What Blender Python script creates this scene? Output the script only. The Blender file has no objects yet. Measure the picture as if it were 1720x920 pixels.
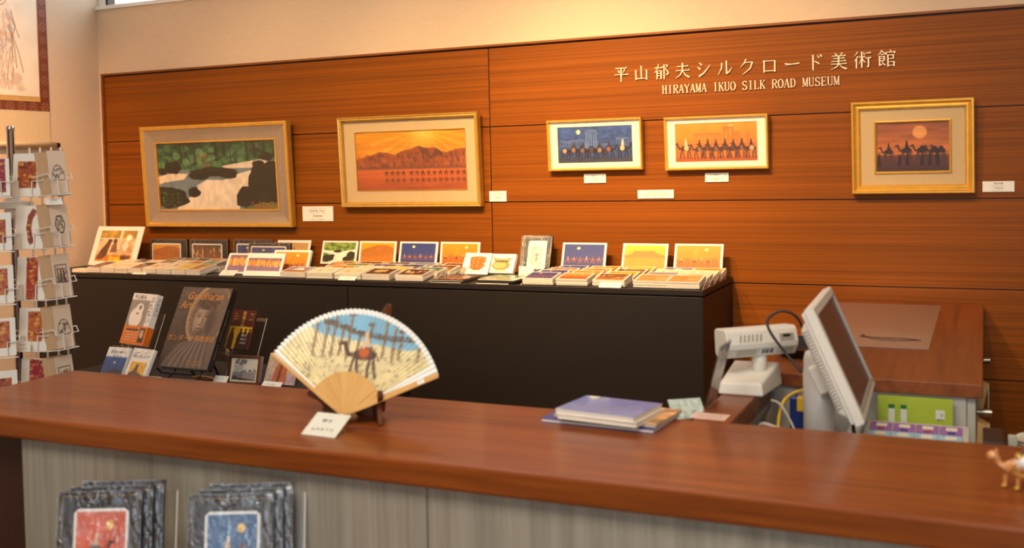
import bpy, math, random
import numpy as np
from mathutils import Matrix, Vector
random.seed(7); RNG = np.random.default_rng(7)
SC = bpy.context.scene
COL = SC.collection
PI = math.pi
def rad(a): return math.radians(a)

# ------------------------------------------------------------------ camera
F_PX, YAW, PITCH, ROLL, CY = 1756.3, -0.424766, 0.0362346, 0.0219169, 346.7
fwd = np.array([math.sin(YAW)*math.cos(PITCH), math.cos(YAW)*math.cos(PITCH), -math.sin(PITCH)])
rgt = np.array([math.cos(YAW), -math.sin(YAW), 0.0]); dwn = np.cross(fwd, rgt)
r2 = math.cos(ROLL)*rgt + math.sin(ROLL)*dwn; d2 = -math.sin(ROLL)*rgt + math.cos(ROLL)*dwn
cam = bpy.data.objects.new('camera', bpy.data.cameras.new('camera')); COL.objects.link(cam)
cam.matrix_world = Matrix(((r2[0], -d2[0], -fwd[0], 0), (r2[1], -d2[1], -fwd[1], 0), (r2[2], -d2[2], -fwd[2], 1.5), (0, 0, 0, 1)))
cam.data.sensor_width = 36; cam.data.lens = 36*F_PX/1720
cam.data.shift_y = (CY-460)/1720
cam.data.clip_start = 0.05; cam.data.clip_end = 100
cam.data.dof.use_dof = True; cam.data.dof.focus_distance = 3.9; cam.data.dof.aperture_fstop = 3.6
SC.camera = cam

# ------------------------------------------------------------------ world, lights, exposure
W = bpy.data.worlds.new('sky'); SC.world = W; W.use_nodes = True
W.node_tree.nodes['Background'].inputs[0].default_value = (0.80, 0.90, 1.0, 1)
W.node_tree.nodes['Background'].inputs[1].default_value = 4.5
SC.view_settings.view_transform = 'Standard'; SC.view_settings.look = 'None'
SC.view_settings.exposure = 0.0; SC.view_settings.gamma = 1.0; SC.view_settings.use_curve_mapping = False

def aim(o, target):
    o.rotation_euler = (Vector(target)-o.location).to_track_quat('-Z', 'Y').to_euler()
def spot(loc, target, watts, size=70, blend=.8, color=(1, .62, .27), radius=.04):
    l = bpy.data.lights.new('track_spot', 'SPOT'); l.energy = watts; l.spot_size = rad(size); l.spot_blend = blend
    l.color = color; l.shadow_soft_size = radius
    o = bpy.data.objects.new('track_spot', l); COL.objects.link(o); o.location = loc; aim(o, target); return o
# warm track spots under the ceiling, aimed at the picture wall
for sx, tx, tz, w in ((-3.40, -3.20, 1.35, 52), (-2.65, -2.45, 1.30, 130), (-1.90, -1.70, 1.22, 215), (-1.20, -1.05, 1.30, 300), (-0.35, -0.15, 1.60, 56), (.55, .75, 1.7, 32)):
    spot((sx, 1.75, 3.12), (tx, 3.77, tz), w, 56, 1.0)
spot((-1.45, 1.75, 3.12), (-1.30, 3.77, 1.46), 170, 34, 1.0)
# ceiling downlights over the counter
spot((-1.35, 1.5, 3.12), (-1.3, 1.75, 1.0), 24, 80, 1.0, (1, .74, .48), .06)
spot((0.1, 1.7, 3.12), (-0.1, 2.2, 1.0), 30, 80, 1.0, (1, .70, .42), .06)
spot((-2.7, 1.7, 3.12), (-3.87, 2.72, 1.65), 400, 58, 1.0, (1, .54, .24), .06)  # added warm spot, shifted and aimed to brighten the left wall
# neutral fill light added above the visitors' side to brighten fan and till
l = bpy.data.lights.new('added_fill_light', 'AREA'); l.shape = 'RECTANGLE'; l.size = 1.8; l.size_y = 1.2; l.energy = 85; l.color = (1, .93, .84)
o = bpy.data.objects.new('added_fill_light', l); COL.objects.link(o); o.location = (-.8, -.1, 3.28)
def portal(loc, rot, sx, sy):
    l = bpy.data.lights.new('window_portal', 'AREA'); l.shape = 'RECTANGLE'; l.size = sx; l.size_y = sy
    l.cycles.is_portal = True
    o = bpy.data.objects.new('window_portal', l); COL.objects.link(o); o.location = loc; o.rotation_euler = rot
portal((-1.825, 3.95, 2.78), (rad(-90), 0, 0), 1.55, 1.0); portal((-3.54, 3.95, 2.78), (rad(-90), 0, 0), .7, 1.0)
portal((1.55, -3.58, 1.75), (rad(90), 0, 0), 3.1, 2.7)

# ------------------------------------------------------------------ materials
def lin(c):
    c = np.asarray(c, float)/255.0
    return np.where(c <= .04045, c/12.92, ((c+.055)/1.055)**2.4)
def hexc(h): return tuple(int(h[i:i+2], 16) for i in (0, 2, 4))
def pmat(name, rgb, rough=.5, metal=0.0, spec=.5, coat=0.0, noise=0.0, nscale=40, bump=0.0, nvec=(1, 1, 1)):
    m = bpy.data.materials.new(name); m.use_nodes = True
    nt = m.node_tree; b = nt.nodes['Principled BSDF']
    c = lin(rgb); b.inputs['Base Color'].default_value = (*c, 1)
    b.inputs['Roughness'].default_value = rough; b.inputs['Metallic'].default_value = metal
    b.inputs['Specular IOR Level'].default_value = spec; b.inputs['Coat Weight'].default_value = coat
    tc = nt.nodes.new('ShaderNodeTexCoord'); mp = nt.nodes.new('ShaderNodeMapping'); mp.inputs['Scale'].default_value = nvec
    nz = nt.nodes.new('ShaderNodeTexNoise'); nz.inputs['Scale'].default_value = nscale; nz.inputs['Detail'].default_value = 4
    nt.links.new(tc.outputs['Object'], mp.inputs[0]); nt.links.new(mp.outputs[0], nz.inputs['Vector'])
    rp = nt.nodes.new('ShaderNodeMapRange'); rp.inputs['To Min'].default_value = 1-noise; rp.inputs['To Max'].default_value = 1+noise
    rp.inputs['From Min'].default_value = .3; rp.inputs['From Max'].default_value = .7
    nt.links.new(nz.outputs['Fac'], rp.inputs['Value'])
    mx = nt.nodes.new('ShaderNodeVectorMath'); mx.operation = 'SCALE'; mx.inputs[0].default_value = c
    nt.links.new(rp.outputs[0], mx.inputs['Scale']); nt.links.new(mx.outputs[0], b.inputs['Base Color'])
    if bump:
        bp = nt.nodes.new('ShaderNodeBump'); bp.inputs['Strength'].default_value = bump; bp.inputs['Distance'].default_value = .002
        nt.links.new(nz.outputs['Fac'], bp.inputs['Height']); nt.links.new(bp.outputs[0], b.inputs['Normal'])
    return m
def wood(name, dark, mid, light, scale, rough=.4, coat=0.0, fine=1.0, coat_rough=.2, spec=.28):
    """veneer: long streaks along one axis; scale = frequency per metre on x, y, z"""
    m = bpy.data.materials.new(name); m.use_nodes = True
    nt = m.node_tree; N = nt.nodes; L = nt.links; b = N['Principled BSDF']
    tc = N.new('ShaderNodeTexCoord'); oi = N.new('ShaderNodeObjectInfo')
    mul = N.new('ShaderNodeVectorMath'); mul.operation = 'SCALE'; mul.inputs[0].default_value = (7.3, 5.1, 9.7); L.new(oi.outputs['Random'], mul.inputs['Scale'])
    add = N.new('ShaderNodeVectorMath'); L.new(tc.outputs['Object'], add.inputs[0]); L.new(mul.outputs[0], add.inputs[1])
    def nz(k, det):
        mp = N.new('ShaderNodeMapping'); mp.inputs['Scale'].default_value = tuple(s*k for s in scale); L.new(add.outputs[0], mp.inputs[0])
        n = N.new('ShaderNodeTexNoise'); n.inputs['Scale'].default_value = 1; n.inputs['Detail'].default_value = det; n.inputs['Roughness'].default_value = .6
        L.new(mp.outputs[0], n.inputs['Vector']); return n
    a = nz(1, 3); c = nz(4.2*fine, 4)
    mix = N.new('ShaderNodeMath'); mix.operation = 'MULTIPLY_ADD'; mix.inputs[1].default_value = .55
    sc = N.new('ShaderNodeMath'); sc.operation = 'MULTIPLY'; sc.inputs[1].default_value = .45
    L.new(c.outputs['Fac'], sc.inputs[0]); L.new(a.outputs['Fac'], mix.inputs[0]); L.new(sc.outputs[0], mix.inputs[2])
    cr = N.new('ShaderNodeValToRGB'); e = cr.color_ramp.elements
    e[0].position = .32; e[0].color = (*lin(dark), 1); e[1].position = .68; e[1].color = (*lin(light), 1)
    q = e.new(.5); q.color = (*lin(mid), 1)
    L.new(mix.outputs[0], cr.inputs[0]); L.new(cr.outputs[0], b.inputs['Base Color'])
    b.inputs['Roughness'].default_value = rough; b.inputs['Coat Weight'].default_value = coat; b.inputs['Coat Roughness'].default_value = coat_rough; b.inputs['Specular IOR Level'].default_value = spec
    bp = N.new('ShaderNodeBump'); bp.inputs['Strength'].default_value = .12; bp.inputs['Distance'].default_value = .001
    L.new(c.outputs['Fac'], bp.inputs['Height']); L.new(bp.outputs[0], b.inputs['Normal'])
    return m
def clear(name, tint=(1, 1, 1), gloss=1.0, rough=.02, wrinkle=0.0):
    m = bpy.data.materials.new(name); m.use_nodes = True; nt = m.node_tree; N = nt.nodes; L = nt.links
    N.remove(N['Principled BSDF']); out = N['Material Output']
    t = N.new('ShaderNodeBsdfTransparent'); t.inputs[0].default_value = (*tint, 1)
    g = N.new('ShaderNodeBsdfGlossy'); g.inputs['Roughness'].default_value = rough
    lw = N.new('ShaderNodeLayerWeight'); lw.inputs['Blend'].default_value = .5      # Schlick: .04 + .96 * (1-cos)^5, the same from both faces
    pw = N.new('ShaderNodeMath'); pw.operation = 'POWER'; pw.inputs[1].default_value = 5; L.new(lw.outputs['Facing'], pw.inputs[0])
    f = N.new('ShaderNodeMath'); f.operation = 'MULTIPLY_ADD'; f.inputs[1].default_value = .96; f.inputs[2].default_value = .04; L.new(pw.outputs[0], f.inputs[0])
    k = N.new('ShaderNodeMath'); k.operation = 'MULTIPLY'; k.use_clamp = True; k.inputs[1].default_value = gloss; L.new(f.outputs[0], k.inputs[0])
    mx = N.new('ShaderNodeMixShader'); L.new(k.outputs[0], mx.inputs[0]); L.new(t.outputs[0], mx.inputs[1]); L.new(g.outputs[0], mx.inputs[2])
    if wrinkle:
        tc = N.new('ShaderNodeTexCoord'); mp = N.new('ShaderNodeMapping'); mp.inputs['Scale'].default_value = (60, 60, 26); L.new(tc.outputs['Object'], mp.inputs[0])
        nz = N.new('ShaderNodeTexNoise'); nz.inputs['Scale'].default_value = 1.0; nz.inputs['Detail'].default_value = 3; nz.inputs['Distortion'].default_value = 1.5; L.new(mp.outputs[0], nz.inputs['Vector'])
        bp = N.new('ShaderNodeBump'); bp.inputs['Strength'].default_value = wrinkle; bp.inputs['Distance'].default_value = .008; L.new(nz.outputs['Fac'], bp.inputs['Height']); L.new(bp.outputs[0], g.inputs['Normal'])
    L.new(mx.outputs[0], out.inputs['Surface']); return m
def printmat(name, rough, coat=0.0, bump=0.0):
    m = bpy.data.materials.new(name); m.use_nodes = True; nt = m.node_tree; b = nt.nodes['Principled BSDF']
    at = nt.nodes.new('ShaderNodeAttribute'); at.attribute_name = 'Col'
    nt.links.new(at.outputs['Color'], b.inputs['Base Color']); b.inputs['Roughness'].default_value = rough; b.inputs['Coat Weight'].default_value = coat
    b.inputs['Coat Roughness'].default_value = .08
    if bump:
        tc = nt.nodes.new('ShaderNodeTexCoord'); mp = nt.nodes.new('ShaderNodeMapping'); mp.inputs['Scale'].default_value = (45, 45, 16)
        nz = nt.nodes.new('ShaderNodeTexNoise'); nz.inputs['Scale'].default_value = 1.4; nz.inputs['Detail'].default_value = 3; nz.inputs['Distortion'].default_value = 1.2
        bp = nt.nodes.new('ShaderNodeBump'); bp.inputs['Strength'].default_value = bump; bp.inputs['Distance'].default_value = .004
        nt.links.new(tc.outputs['Object'], mp.inputs[0]); nt.links.new(mp.outputs[0], nz.inputs['Vector'])
        nt.links.new(nz.outputs['Fac'], bp.inputs['Height']); nt.links.new(bp.outputs[0], b.inputs['Coat Normal'])
    return m
M = dict(
    panel=wood('teak_veneer_panel', (100, 52, 8), (132, 70, 10), (152, 84, 16), (.35, 1, 110), .52, .03, 1.0, .3, .16),
    trim=wood('teak_trim', (110, 60, 24), (134, 78, 34), (150, 92, 44), (.8, 20, 30), .45),
    counter=wood('counter_cherry', (96, 46, 15), (128, 63, 21), (146, 78, 29), (1.0, 22, 22), .42, .32, 1.0, .16, .12),
    desk=wood('desk_teak', (104, 52, 20), (134, 70, 30), (150, 84, 40), (26, .9, 26), .42, .15, 1.0, .3),
    greyply=wood('grey_oak_laminate', (126, 117, 102), (148, 139, 122), (164, 154, 138), (30, 30, .8), .5),
    paper=pmat('wallpaper', (214, 190, 162), .85, noise=.04, nscale=1, nvec=(30, 30, 320), bump=.25),
    ceil=pmat('ceiling_paint', (235, 230, 220), .9, noise=.01),
    floor=wood('floor_wood', (70, 46, 30), (92, 62, 42), (108, 76, 52), (1.0, 14, 1), .5),
    white=pmat('white_paint', (238, 236, 230), .5, noise=.01),
    darkwood=pmat('dark_wenge', (58, 26, 14), .5, noise=.2, nscale=3, nvec=(20, 20, 1)),
    black=pmat('black_laminate', (29, 21, 16), .5, noise=.05, nscale=120),
    blackp=pmat('black_plastic', (26, 24, 25), .35, noise=.03),
    cable=pmat('black_rubber', (34, 31, 30), .5, noise=.03),
    gold=pmat('gold_leaf_frame', (230, 178, 78), .32, metal=.55, noise=.07, nscale=30),
    goldd=pmat('antique_gold_frame', (206, 160, 72), .34, metal=.5, noise=.09, nscale=30),
    matw=pmat('white_mount', (240, 232, 212), .8, noise=.02),
    matc=pmat('linen_mount', (204, 176, 130), .85, noise=.06, nscale=400),
    cove=pmat('silver_cove', (172, 154, 134), .4, metal=.35, noise=.03),
    card=pmat('white_card', (242, 238, 226), .7, noise=.015, nscale=60),
    cream=pmat('cream_card', (226, 214, 186), .7, noise=.02, nscale=60),
    paperedge=pmat('stacked_paper_edges', (232, 222, 202), .8, noise=.12, nscale=1, nvec=(8, 900, 8)),
    brownkraft=pmat('kraft_edges', (206, 172, 132), .8, noise=.10, nscale=1, nvec=(8, 700, 8)),
    ink=pmat('dark_ink', (52, 44, 40), .7), inkb=pmat('blue_ink', (46, 58, 110), .6), inko=pmat('orange_ink', (216, 140, 60), .6),
    inkg=pmat('gold_ink', (214, 182, 96), .5), inkw=pmat('white_ink', (236, 228, 214), .6), inkr=pmat('red_ink', (170, 60, 40), .6), inky=pmat('grey_ink', (150, 132, 112), .7),
    letter=pmat('brass_lettering', (242, 224, 192), .4, metal=.1, noise=.03),
    chrome=pmat('chrome', (210, 210, 215), .08, metal=1.0, noise=.01),
    steel=pmat('brushed_steel', (150, 142, 130), .3, metal=1.0, noise=.05),
    wire=pmat('white_coated_wire', (232, 226, 214), .35, noise=.02),
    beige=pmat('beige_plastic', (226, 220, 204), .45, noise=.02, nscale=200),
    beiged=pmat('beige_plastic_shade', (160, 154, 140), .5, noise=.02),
    silver=pmat('silver_plastic', (214, 208, 198), .38, metal=.25, noise=.02),
    screen=pmat('screen_painted_reflection', (96, 74, 64), .3, spec=.6, noise=.03),  # brown base colour stands in for the room reflected in the screen
    bamboo=wood('bamboo', (200, 146, 80), (216, 166, 98), (226, 180, 114), (60, 60, 4), .4, .2),
    stand=wood('stand_walnut', (74, 36, 16), (96, 50, 24), (112, 62, 32), (30, 30, 4), .3, .4),
    yellow=pmat('yellow_cable', (214, 168, 30), .45, noise=.03), grey=pmat('grey_cable', (178, 168, 150), .5, noise=.03),
    blue=pmat('blue_plastic', (32, 52, 120), .4, noise=.03), navy=pmat('navy_cover', (30, 48, 130), .4, noise=.05),
    green=pmat('green_sheet', (190, 208, 60), .5, noise=.08, nscale=8), dgreen=pmat('dark_green_tab', (36, 122, 52), .5, noise=.03),
    purple=pmat('purple_ticket', (150, 96, 160), .55, noise=.08, nscale=30), lblue=pmat('pale_blue_ticket', (150, 190, 205), .55, noise=.1, nscale=30),
    lgrey=pmat('light_grey_laminate', (190, 184, 168), .5, noise=.02), silk=pmat('silk_mount', (214, 190, 150), .75, noise=.04, nscale=90),
    brocade=pmat('brocade_base', (128, 66, 38), .7, noise=.12, nscale=300), goldstrip=pmat('gold_strip', (200, 158, 92), .6, noise=.05),
    tan=pmat('tan_wood', (188, 150, 96), .5, noise=.08, nscale=20), orange=pmat('orange_band', (226, 118, 30), .45, noise=.03),
    maroon=pmat('maroon_cover', (88, 34, 28), .4, noise=.04), mauve=pmat('purple_cloth', (92, 58, 74), .8, noise=.1, nscale=80),
    tabletop=pmat('charcoal_cloth', (40, 36, 34), .85, noise=.08, nscale=200), pink=pmat('pink_spine', (222, 190, 170), .5, noise=.03),
    cfur=pmat('camel_glaze', (206, 140, 82), .28, coat=.6, noise=.15, nscale=60), cgold=pmat('camel_gilding', (206, 162, 74), .28, metal=.7, noise=.1, nscale=80),
    cgreen=pmat('green_enamel', (58, 96, 62), .3, noise=.1), cwhite=pmat('white_enamel', (222, 214, 206), .3, noise=.05), cpink=pmat('pink_enamel', (196, 140, 140), .3, noise=.08),
    glass=clear('picture_glass', gloss=.6), wrap=clear('shrink_wrap', (.99, .99, .99), 2.2, .05, wrinkle=1.0), acrylic=clear('clear_acrylic', (.97, .97, .96), 1.0, .05), film=clear('plastic_film', (.92, .91, .91), 5.5, .35),
    pane=clear('window_glass', (.97, .99, 1.0), .8), acryedge=pmat('acrylic_edge', (226, 216, 200), .3, noise=.02),
    prints=printmat('printed_paper', .55), printg=printmat('glossy_print', .45, .5), printw=printmat('wrapped_print', .5), printc=printmat('painted_canvas', .5),
)

# ------------------------------------------------------------------ mesh helpers
class MB:
    def __init__(s): s.v = []; s.f = []
    def add(s, vs, fs):
        o = len(s.v); s.v += [tuple(float(c) for c in p) for p in vs]; s.f += [tuple(i+o for i in f) for f in fs]; return s
    def box(s, x0, x1, y0, y1, z0, z1):
        return s.add([(x0, y0, z0), (x1, y0, z0), (x1, y1, z0), (x0, y1, z0), (x0, y0, z1), (x1, y0, z1), (x1, y1, z1), (x0, y1, z1)],
                     [(0, 3, 2, 1), (4, 5, 6, 7), (0, 1, 5, 4), (1, 2, 6, 5), (2, 3, 7, 6), (3, 0, 4, 7)])
    def hexa(s, p): return s.add(p, [(0, 3, 2, 1), (4, 5, 6, 7), (0, 1, 5, 4), (1, 2, 6, 5), (2, 3, 7, 6), (3, 0, 4, 7)])
    def prism(s, poly, a, b, axis='y'):
        """extrude a 2d polygon between a and b along axis; poly is (x,z) for y, (y,z) for x, (x,y) for z"""
        n = len(poly); mk = {'y': lambda p, t: (p[0], t, p[1]), 'x': lambda p, t: (t, p[0], p[1]), 'z': lambda p, t: (p[0], p[1], t)}[axis]
        vs = [mk(p, a) for p in poly]+[mk(p, b) for p in poly]
        return s.add(vs, [tuple(range(n)), tuple(range(2*n-1, n-1, -1))]+[(i, n+i, n+(i+1) % n, (i+1) % n) for i in range(n)])
    def tube(s, pts, r, n=8, closed=False):
        P = [Vector(p) for p in pts]; m = len(P); rs = r if isinstance(r, (list, tuple)) else [r]*m
        T = []
        for i in range(m):
            a = P[(i-1) % m] if (i > 0 or closed) else P[i]; b = P[(i+1) % m] if (i < m-1 or closed) else P[i]
            t = (b-a); T.append(t.normalized() if t.length > 1e-9 else Vector((0, 0, 1)))
        u = T[0].orthogonal().normalized(); vs = []
        for i in range(m):
            u = (u-T[i]*u.dot(T[i])); u = u.normalized() if u.length > 1e-6 else T[i].orthogonal().normalized(); w = T[i].cross(u)
            for k in range(n):
                a = 2*PI*k/n; vs.append(P[i]+(u*math.cos(a)+w*math.sin(a))*rs[i])
        fs = []
        for i in range(m if closed else m-1):
            j = (i+1) % m
            for k in range(n): fs.append((i*n+k, i*n+(k+1) % n, j*n+(k+1) % n, j*n+k))
        if not closed: fs += [tuple(range(n-1, -1, -1)), tuple((m-1)*n+k for k in range(n))]
        return s.add(vs, fs)
    def lathe(s, prof, n=24, c=(0, 0, 0)):
        vs = [(c[0]+r*math.cos(2*PI*k/n), c[1]+r*math.sin(2*PI*k/n), c[2]+z) for r, z in prof for k in range(n)]; m = len(prof)
        fs = [(i*n+k, i*n+(k+1) % n, (i+1)*n+(k+1) % n, (i+1)*n+k) for i in range(m-1) for k in range(n)]
        fs += [tuple(range(n-1, -1, -1)), tuple((m-1)*n+k for k in range(n))]
        return s.add(vs, fs)
    def ell(s, c, r, n=12, m=8):
        vs = []; fs = []
        for i in range(m+1):
            t = PI*i/m
            for k in range(n): vs.append((c[0]+r[0]*math.sin(t)*math.cos(2*PI*k/n), c[1]+r[1]*math.sin(t)*math.sin(2*PI*k/n), c[2]+r[2]*math.cos(t)))
        for i in range(m):
            for k in range(n): fs.append((i*n+k, (i+1)*n+k, (i+1)*n+(k+1) % n, i*n+(k+1) % n))
        return s.add(vs, fs)
    def rings(s, w, h, prof, x0=0, z0=0):
        """mitred frame: successive rectangles inset by d at depth y"""
        vs = []
        for d, y in prof: vs += [(x0+d, y, z0+d), (x0+w-d, y, z0+d), (x0+w-d, y, z0+h-d), (x0+d, y, z0+h-d)]
        fs = [(i*4+k, i*4+(k+1) % 4, (i+1)*4+(k+1) % 4, (i+1)*4+k) for i in range(len(prof)-1) for k in range(4)]
        return s.add(vs, fs)
    def mesh(s, name, smooth=False):
        me = bpy.data.meshes.new(name); me.from_pydata(s.v, [], s.f); me.update()
        if smooth: me.polygons.foreach_set('use_smooth', [True]*len(me.polygons))
        return me
    def obj(s, name, m, parent=None, smooth=False, bevel=0, seg=2):
        return link(name, s.mesh(name, smooth), m, parent, bevel, seg)
def link(name, me, m, parent=None, bevel=0, seg=2):
    o = bpy.data.objects.new(name, me); COL.objects.link(o)
    if m is not None and not me.materials: me.materials.append(M[m] if isinstance(m, str) else m)
    if parent is not None: o.parent = parent
    if bevel:
        b = o.modifiers.new('bevel', 'BEVEL'); b.width = bevel; b.segments = seg; b.limit_method = 'ANGLE'; b.angle_limit = rad(40)
    return o
def tag(o, label, cat, group=None):
    n = len(label.split()); assert 4 <= n <= 16, (n, label)
    o['label'] = label; o['category'] = cat
    if group: o['group'] = group
    return o
def thing(name, label, cat, loc=(0, 0, 0), rotz=0, lean=0, group=None):
    o = bpy.data.objects.new(name, None); COL.objects.link(o); o.empty_display_size = .05
    o.location = loc; o.rotation_euler = (rad(-lean), 0, rad(rotz)); return tag(o, label, cat, group)
def struct(o): o['kind'] = 'structure'; return o
def bez(pts, n=8):
    """smooth polyline through points (Catmull-Rom)"""
    P = [np.array(p, float) for p in pts]; P = [2*P[0]-P[1]]+P+[2*P[-1]-P[-2]]; out = []
    for i in range(1, len(P)-2):
        for k in range(n):
            t = k/n; a, b, c, d = P[i-1:i+3]
            out.append(.5*((2*b)+(-a+c)*t+(2*a-5*b+4*c-d)*t*t+(-a+3*b-3*c+d)*t**3))
    out.append(P[-2]); return [tuple(p) for p in out]
TXT = {}; TSC = bpy.data.scenes.new('text_bench')      # lettering is laid out in a scratch scene, then turned into mesh
def text(body, size, m, parent, x=0, z=0, y=-.0012, align='CENTER', name='lettering', vertical=False, sx=1.0, shear=0.0):
    """flat lettering in the xz plane facing -y"""
    key = (body, size, align, vertical, sx, shear)
    if key not in TXT:
        c = bpy.data.curves.new('t', 'FONT'); c.body = '\n'.join(body) if vertical else body; c.size = size; c.align_x = align; c.resolution_u = 2
        c.space_line = .95 if vertical else 1.0; c.shear = shear
        o = bpy.data.objects.new('t', c); TSC.collection.objects.link(o); vl = TSC.view_layers[0]; vl.update()
        me = bpy.data.meshes.new_from_object(o.evaluated_get(vl.depsgraph))
        bpy.data.objects.remove(o); me.transform(Matrix.Rotation(rad(90), 4, 'X') @ Matrix.Diagonal((sx, 1, 1, 1))); me.materials.clear(); TXT[key] = me
    me = TXT[key].copy(); o = link(name, me, m, parent); o.location = (x, y, z); return o
def scribble(parent, x, z, w, size, m='inky', y=-.0011, name='small_print', rows=1, gap=1.6, seed=1):
    """print too small to read: tiny character-sized marks"""
    r = random.Random(seed); b = MB()
    for q in range(rows):
        zz = z-q*size*gap; n = max(2, int(w/size*.95)); ww = w*r.uniform(.8, 1)
        for k in range(n):
            if r.random() < .12: continue
            cx = x-ww/2+ww*(k+.5)/n
            for t in range(3):
                a = r.uniform(-.36, .36)*size; d = r.uniform(-.4, .4)*size
                if t % 2: b.add([(cx-.36*size, y, zz+d-.06*size), (cx+.36*size, y, zz+d-.06*size), (cx+.36*size, y, zz+d+.06*size), (cx-.36*size, y, zz+d+.06*size)], [(0, 1, 2, 3)])
                else: b.add([(cx+a-.06*size, y, zz-.42*size), (cx+a+.06*size, y, zz-.42*size), (cx+a+.06*size, y, zz+.42*size), (cx+a-.06*size, y, zz+.42*size)], [(0, 1, 2, 3)])
    return b.obj(name, m, parent)

# ------------------------------------------------------------------ printed pictures (colour per vertex)
class Canvas:
    def __init__(s, w, h, bg=(240, 236, 224), ss=2):
        s.w, s.h, s.ss = w, h, ss; s.W, s.H = w*ss, h*ss
        s.u = ((np.arange(s.W)+.5)/s.W)[None, :].repeat(s.H, 0); s.t = ((np.arange(s.H)+.5)/s.H)[:, None].repeat(s.W, 1)
        s.asp = w/h; s.a = np.empty((s.H, s.W, 3)); s.a[:] = bg; s.clip = None
    def put(s, mask, col, al=1.0):
        m = mask.astype(float)*al
        if s.clip is not None: m = m*s.clip
        s.a += (np.asarray(col, float)-s.a)*m[..., None]
    def rect(s, x0, x1, y0, y1, col, al=1): s.put((s.u >= x0) & (s.u <= x1) & (s.t >= y0) & (s.t <= y1), col, al); return s
    def grad(s, c0, c1, y0=0, y1=1, x0=0, x1=1):
        k = np.clip((s.t-y0)/(y1-y0), 0, 1)[..., None]; m = ((s.u >= x0) & (s.u <= x1) & (s.t >= y0) & (s.t <= y1)).astype(float)
        c = np.asarray(c0, float)*(1-k)+np.asarray(c1, float)*k
        if s.clip is not None: m = m*s.clip
        s.a += (c-s.a)*m[..., None]; return s
    def win(s, x0, x1, y0, y1):
        i0 = max(0, int(math.floor(x0*s.W))-1); i1 = min(s.W, int(math.ceil(x1*s.W))+1); j0 = max(0, int(math.floor(y0*s.H))-1); j1 = min(s.H, int(math.ceil(y1*s.H))+1)
        return slice(j0, max(j0, j1)), slice(i0, max(i0, i1))
    def putw(s, w, mask, col, al):
        m = mask.astype(float)*al
        if s.clip is not None: m = m*s.clip[w]
        s.a[w] += (np.asarray(col, float)-s.a[w])*m[..., None]
    def ell(s, cx, cy, rx, ry, col, al=1, rot=0):
        w = s.win(cx-rx, cx+rx, cy-ry, cy+ry)
        s.putw(w, ((s.u[w]-cx)/rx)**2+((s.t[w]-cy)/ry)**2 <= 1, col, al); return s
    def glow(s, cx, cy, r, col, al=1):
        d = np.hypot((s.u-cx)*s.asp, s.t-cy)/r; s.put(np.exp(-d*d*2), col, al); return s
    def poly(s, pts, col, al=1):
        w = s.win(min(p[0] for p in pts), max(p[0] for p in pts), min(p[1] for p in pts), max(p[1] for p in pts)); u, t = s.u[w], s.t[w]
        inside = np.zeros(u.shape, bool); n = len(pts)
        for i in range(n):
            x0, y0 = pts[i]; x1, y1 = pts[(i+1) % n]
            if y0 == y1: continue
            c = ((t > y0) != (t > y1)); inside ^= c & (u < (x1-x0)*(t-y0)/(y1-y0)+x0)
        s.putw(w, inside, col, al); return s
    def line(s, pts, w, col, al=1):
        """w as a fraction of the height"""
        for (x0, y0), (x1, y1) in zip(pts[:-1], pts[1:]):
            ax, bx = x0*s.asp, x1*s.asp; dx, dy = bx-ax, y1-y0; l2 = dx*dx+dy*dy+1e-12
            g = s.win(min(x0, x1)-w/s.asp, max(x0, x1)+w/s.asp, min(y0, y1)-w, max(y0, y1)+w); u, t = s.u[g]*s.asp, s.t[g]
            k = np.clip(((u-ax)*dx+(t-y0)*dy)/l2, 0, 1)
            s.putw(g, np.hypot(u-ax-k*dx, t-y0-k*dy) <= w/2, col, al)
        return s
    def noise(s, sx, sy, amp, seed=0, mask=None, col=None):
        r = np.random.default_rng(seed); g = r.random((int(sy)+2, int(sx)+2)); x = s.u*sx; y = s.t*sy; i = x.astype(int); j = y.astype(int); fx = x-i; fy = y-j
        fx = fx*fx*(3-2*fx); fy = fy*fy*(3-2*fy)
        v = (g[j, i]*(1-fx)+g[j, i+1]*fx)*(1-fy)+(g[j+1, i]*(1-fx)+g[j+1, i+1]*fx)*fy
        m = np.ones(s.u.shape) if mask is None else mask.astype(float)
        if s.clip is not None: m = m*s.clip
        if col is None: s.a *= 1+((v-.5)*2*amp*m)[..., None]
        else: s.a += (np.asarray(col, float)-s.a)*((np.clip((v-.5)*4, 0, 1))*amp*m)[..., None]
        return s
    def stip(s, n, box, size, cols, seed=0, al=.8):
        r = random.Random(seed)
        for _ in range(n):
            q = size*r.uniform(.5, 1.5); s.ell(r.uniform(box[0], box[1]), r.uniform(box[2], box[3]), q/s.asp, q*r.uniform(.5, 1), r.choice(cols), al)
        return s
    def camel(s, x, y, k, col, flip=1, rider=None, load=None):
        """simple side view; (x,y) is the ground point below the body, k the height as a fraction of the picture"""
        def X(a): return x+flip*a*k/s.asp
        def Y(b): return y+b*k
        s.ell(X(0), Y(.58), .30*k/s.asp, .15*k, col); s.ell(X(-.03), Y(.72), .15*k/s.asp, .12*k, col)
        for lx, fx in ((-.24, -.32), (-.16, -.12), (.18, .10), (.24, .32)): s.line([(X(lx), Y(.52)), (X((lx+fx)/2+.03), Y(.26)), (X(fx), Y(0))], .065*k, col)
        s.line([(X(.24), Y(.58)), (X(.40), Y(.56)), (X(.50), Y(.78)), (X(.52), Y(.86))], .10*k, col); s.line([(X(.50), Y(.86)), (X(.66), Y(.83))], .085*k, col)
        s.line([(X(-.29), Y(.60)), (X(-.36), Y(.40))], .03*k, col)
        if load is not None: s.ell(X(-.04), Y(.60), .15*k/s.asp, .16*k, load)
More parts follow.
